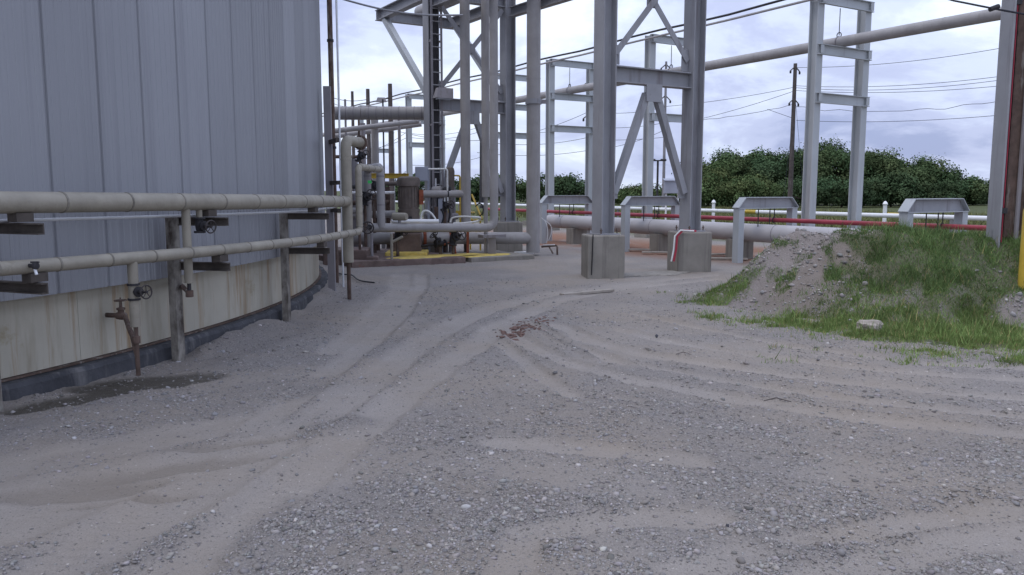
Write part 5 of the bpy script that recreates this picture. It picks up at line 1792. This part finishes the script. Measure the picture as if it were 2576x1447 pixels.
TREES = [
    (1785, 400, 84, 6.5, 2, "pale bushy tree at the left end of the big tree mass"),
    (1842, 376, 90, 9.5, 0, "second tree from the left in the big tree mass, with small gaps of sky"),
    (1900, 364, 94, 8.0, 0, "tall tree whose top shows just left of the utility pole"),
    (1968, 372, 90, 10.0, 1, "dense dark tree directly behind the utility pole"),
    (2030, 380, 92, 6.0, 2, "tree seen between the utility pole and the nearest rack frame"),
    (2085, 360, 90, 10.5, 0, "tallest rounded tree top behind the nearest rack frame"),
    (2160, 385, 94, 6.0, 1, "dark tree just right of the nearest rack frame"),
    (2205, 382, 90, 10.0, 0, "rounded tree right of the nearest rack frame, above the right white marker post"),
    (2285, 398, 88, 9.5, 0, "tree behind the low support at the top of the mound"),
    (2345, 418, 90, 8.0, 1, "second tree left of the right hand steel column"),
    (2400, 440, 92, 7.5, 0, "low sloping tree close left of the right hand steel column"),
    (2450, 462, 92, 6.5, 0, "smallest tree partly behind the right hand steel column"),
    (2570, 455, 95, 5.0, 1, "tree at the right edge beyond the yellow bollard"),
    (1815, 425, 78, 6.0, 2, "lower pale bush in front of the big tree mass on its left"),
    (1880, 440, 76, 6.0, 2, "low pale bush in front of the dark tree behind the utility pole"),
    (2245, 440, 80, 6.0, 1, "low dark bush in front of the trees right of the nearest rack frame"),
    (2120, 440, 78, 5.5, 1, "low dark bush between the nearest rack frame's two columns"),
    (2010, 445, 78, 5.5, 1, "low dark bush at the foot of the utility pole"),
    (2350, 455, 80, 5.5, 1, "low dark bush behind the right end of the mound"),
    (1735, 470, 88, 4.0, 2, "small pale shrub just left of the big tree mass"),
    (1600, 468, 95, 6.0, 2, "low tree seen between the legs of the near bent"),
    (1555, 480, 100, 4.5, 2, "lowest shrub beside the near bent's left leg"),
    (1640, 460, 95, 4.5, 0, "rounded low tree behind the street lamp"),
    (1510, 486, 98, 4.0, 0, "tiny shrub just left of the near bent's left leg"),
    (1437, 442, 100, 6.0, 1, "dark far tree inside the third rack frame"),
    (1385, 436, 102, 5.5, 1, "dark far tree left of the third rack frame"),
    (1335, 452, 104, 5.0, 0, "far tree behind the thickest riser"),
    (1262, 432, 100, 6.0, 0, "far tree right of the second riser"),
    (1200, 440, 100, 6.5, 1, "far dark tree between the first and second risers"),
    (1150, 446, 100, 5.5, 1, "far tree behind the yellow handrail"),
    (1040, 432, 104, 5.0, 1, "far tree left of the ladder behind the motor"),
    (1005, 450, 104, 5.0, 0, "far tree behind the upside down U pipe"),
    (935, 450, 104, 6.0, 1, "far tree glimpsed behind the bent pipes beside the tank"),
]
for k, (px_, yt, Y_, w_, kd, lb) in enumerate(TREES):
    make_tree(px_, yt, Y_, w_, lb, kd, 300 + k)

# grass at the foot of the trees
n_ = 26000
q_ = rng.uniform(-26, 30, n_)
s2 = rng.uniform(3.0, 30.0, n_)
gx_ = wp[0] + U[0] * q_ + V[0] * s2
gy_ = wp[1] + U[1] * q_ + V[1] * s2
k = rng.normal(1.0, 0.25, n_).clip(0.5, 1.7)
tint = np.stack([k * 1.15, k * 0.85, k * 1.0], 1)
fg = blades("field_grass", gx_, gy_, np.zeros(n_), rng.uniform(0.15, 0.45, n_), rng.uniform(0.04, 0.09, n_), tint, grass_m)
tag(fg, "rough field grass between the white pipe and the trees", "grass")
fg["kind"] = "stuff"

# ================================================================== DEBRIS ON THE GROUND
def clods(name, pts, m, label, cat):
    t = thing(name, label, cat, [pts[0][0], pts[0][1], 0])
    r = np.random.default_rng(5)
    for x, y, s in pts:
        vv_ = ICO * (1 + r.uniform(-0.3, 0.3, (12, 1))) * [s * 1.3, s, s * 0.45]
        a = r.uniform(0, 6.28)
        vv_ = np.stack([vv_[:, 0] * math.cos(a) - vv_[:, 1] * math.sin(a), vv_[:, 0] * math.sin(a) + vv_[:, 1] * math.cos(a), vv_[:, 2]], 1)
        zz_ = float(ground_h(np.array([x]), np.array([y]))[0])
        MB().add(vv_ + [x, y, zz_ + s * 0.12], ICF).build("clod", m, t)
    return t


r = np.random.default_rng(9)
pts = []
for _ in range(150):
    a = r.uniform(0, 1)
    q = G(1258 + 120 * a + r.normal(0, 16), 842 - 38 * a + r.normal(0, 6))
    pts.append((q[0], q[1], r.uniform(0.007, 0.027) * (1.5 if a < 0.35 else 1.0)))
clods("clay_clods", pts, clay_m, "scattered reddish brown clay clods in the middle of the dirt yard", "clods")


def boulder(name, c, s, m, label, seed):
    r = np.random.default_rng(seed)
    import bmesh
    bm = bmesh.new()
    bmesh.ops.create_icosphere(bm, subdivisions=3, radius=1.0)
    ph = r.uniform(0, 10, 6)
    for v in bm.verts:
        d = v.co.normalized()
        k = 1 + 0.16 * math.sin(3 * d.x + ph[0]) * math.cos(2.5 * d.y + ph[1]) + 0.10 * math.sin(5 * d.z + 4 * d.x + ph[2]) + 0.05 * math.sin(11 * d.y + 7 * d.x + ph[3])
        v.co = Vector((d.x * s[0] * k, d.y * s[1] * k, d.z * s[2] * k))
        v.co.z = round(v.co.z / (s[2] * 0.5)) * s[2] * 0.5 * 0.5 + v.co.z * 0.5
    me = bpy.data.meshes.new(name)
    bm.to_mesh(me)
    bm.free()
    me.materials.append(m)
    o = bpy.data.objects.new(name, me)
    C.objects.link(o)
    o.location = c
    return tag(o, label, "rock")


q = np.array([4.06, 9.12])
boulder("rock", (q[0], q[1], float(mound_h(q[:1], q[1:])[0]) + 0.05), (0.14, 0.10, 0.085), rock_m, "pale flat topped rock lying in the grass at the mound's foot", 3)
q = G(1830, 1338)
boulder("rock", (q[0], q[1], 0.018), (0.013, 0.012, 0.022), rock_dk, "single dark stone standing up on the bare dirt in the foreground", 5)
q = G(1652, 850)
boulder("rock", (q[0], q[1], 0.02), (0.018, 0.018, 0.02), rock_dk, "small dark lump on the dirt between the near bent and the grass", 6)
q = G(1835, 1012)
q2 = G(1985, 1012)
for c_, w_, lb in ((G(1955, 1013), 0.20, "thin dark twig lying on the pale wheel track"), (G(1720, 895), 0.15, "thin dark twig lying left of the mound's foot")):
    o = MB().tube([c_ + [-w_ / 2, 0, 0.015], c_ + [0, 0.03, 0.03], c_ + [w_ / 2, -0.02, 0.012]], 0.004, 6).build("twig", wood, None)
    tag(o, lb, "twig")
# flat board half sunk in the dirt, boards behind the near bent
for c_, L2, w_, rz, z, m, lb in ((G(1478, 735), 1.05, 0.12, 0.62, -0.004, wood_pale, "pale flat strip half sunk in the dirt before the near bent"),
                                 (G(1620, 633), 1.6, 0.16, -0.2, 0.05, wood_pale, "pale board on the ground behind the near bent's left pier"),
                                 (G(1675, 640), 1.2, 0.14, -0.15, 0.05, wood_pale, "pale board just left of the near bent's right pier"),
                                 (G(1815, 646), 1.3, 0.18, 0.15, 0.06, wood_pale, "pale board between the right pier and the mound"),
                                 (G(1830, 655), 0.9, 0.14, -0.3, 0.04, wood_pale, "shorter board lying at the left toe of the mound")):
    o = MB().box([c_[0], c_[1], z], (L2, w_, 0.04), rz).build("board", m, None, bevel=0.005)
    tag(o, lb, "board")
c_ = (A0 + V * BW / 2)[:2] - U[:2] * 0.1
patch("concrete_apron", c_, 0.95, 0.36, TH - 0.1, -0.004, conc, "pale flush concrete patch between the two piers of the near bent", "slab", 0.02, seed=12)
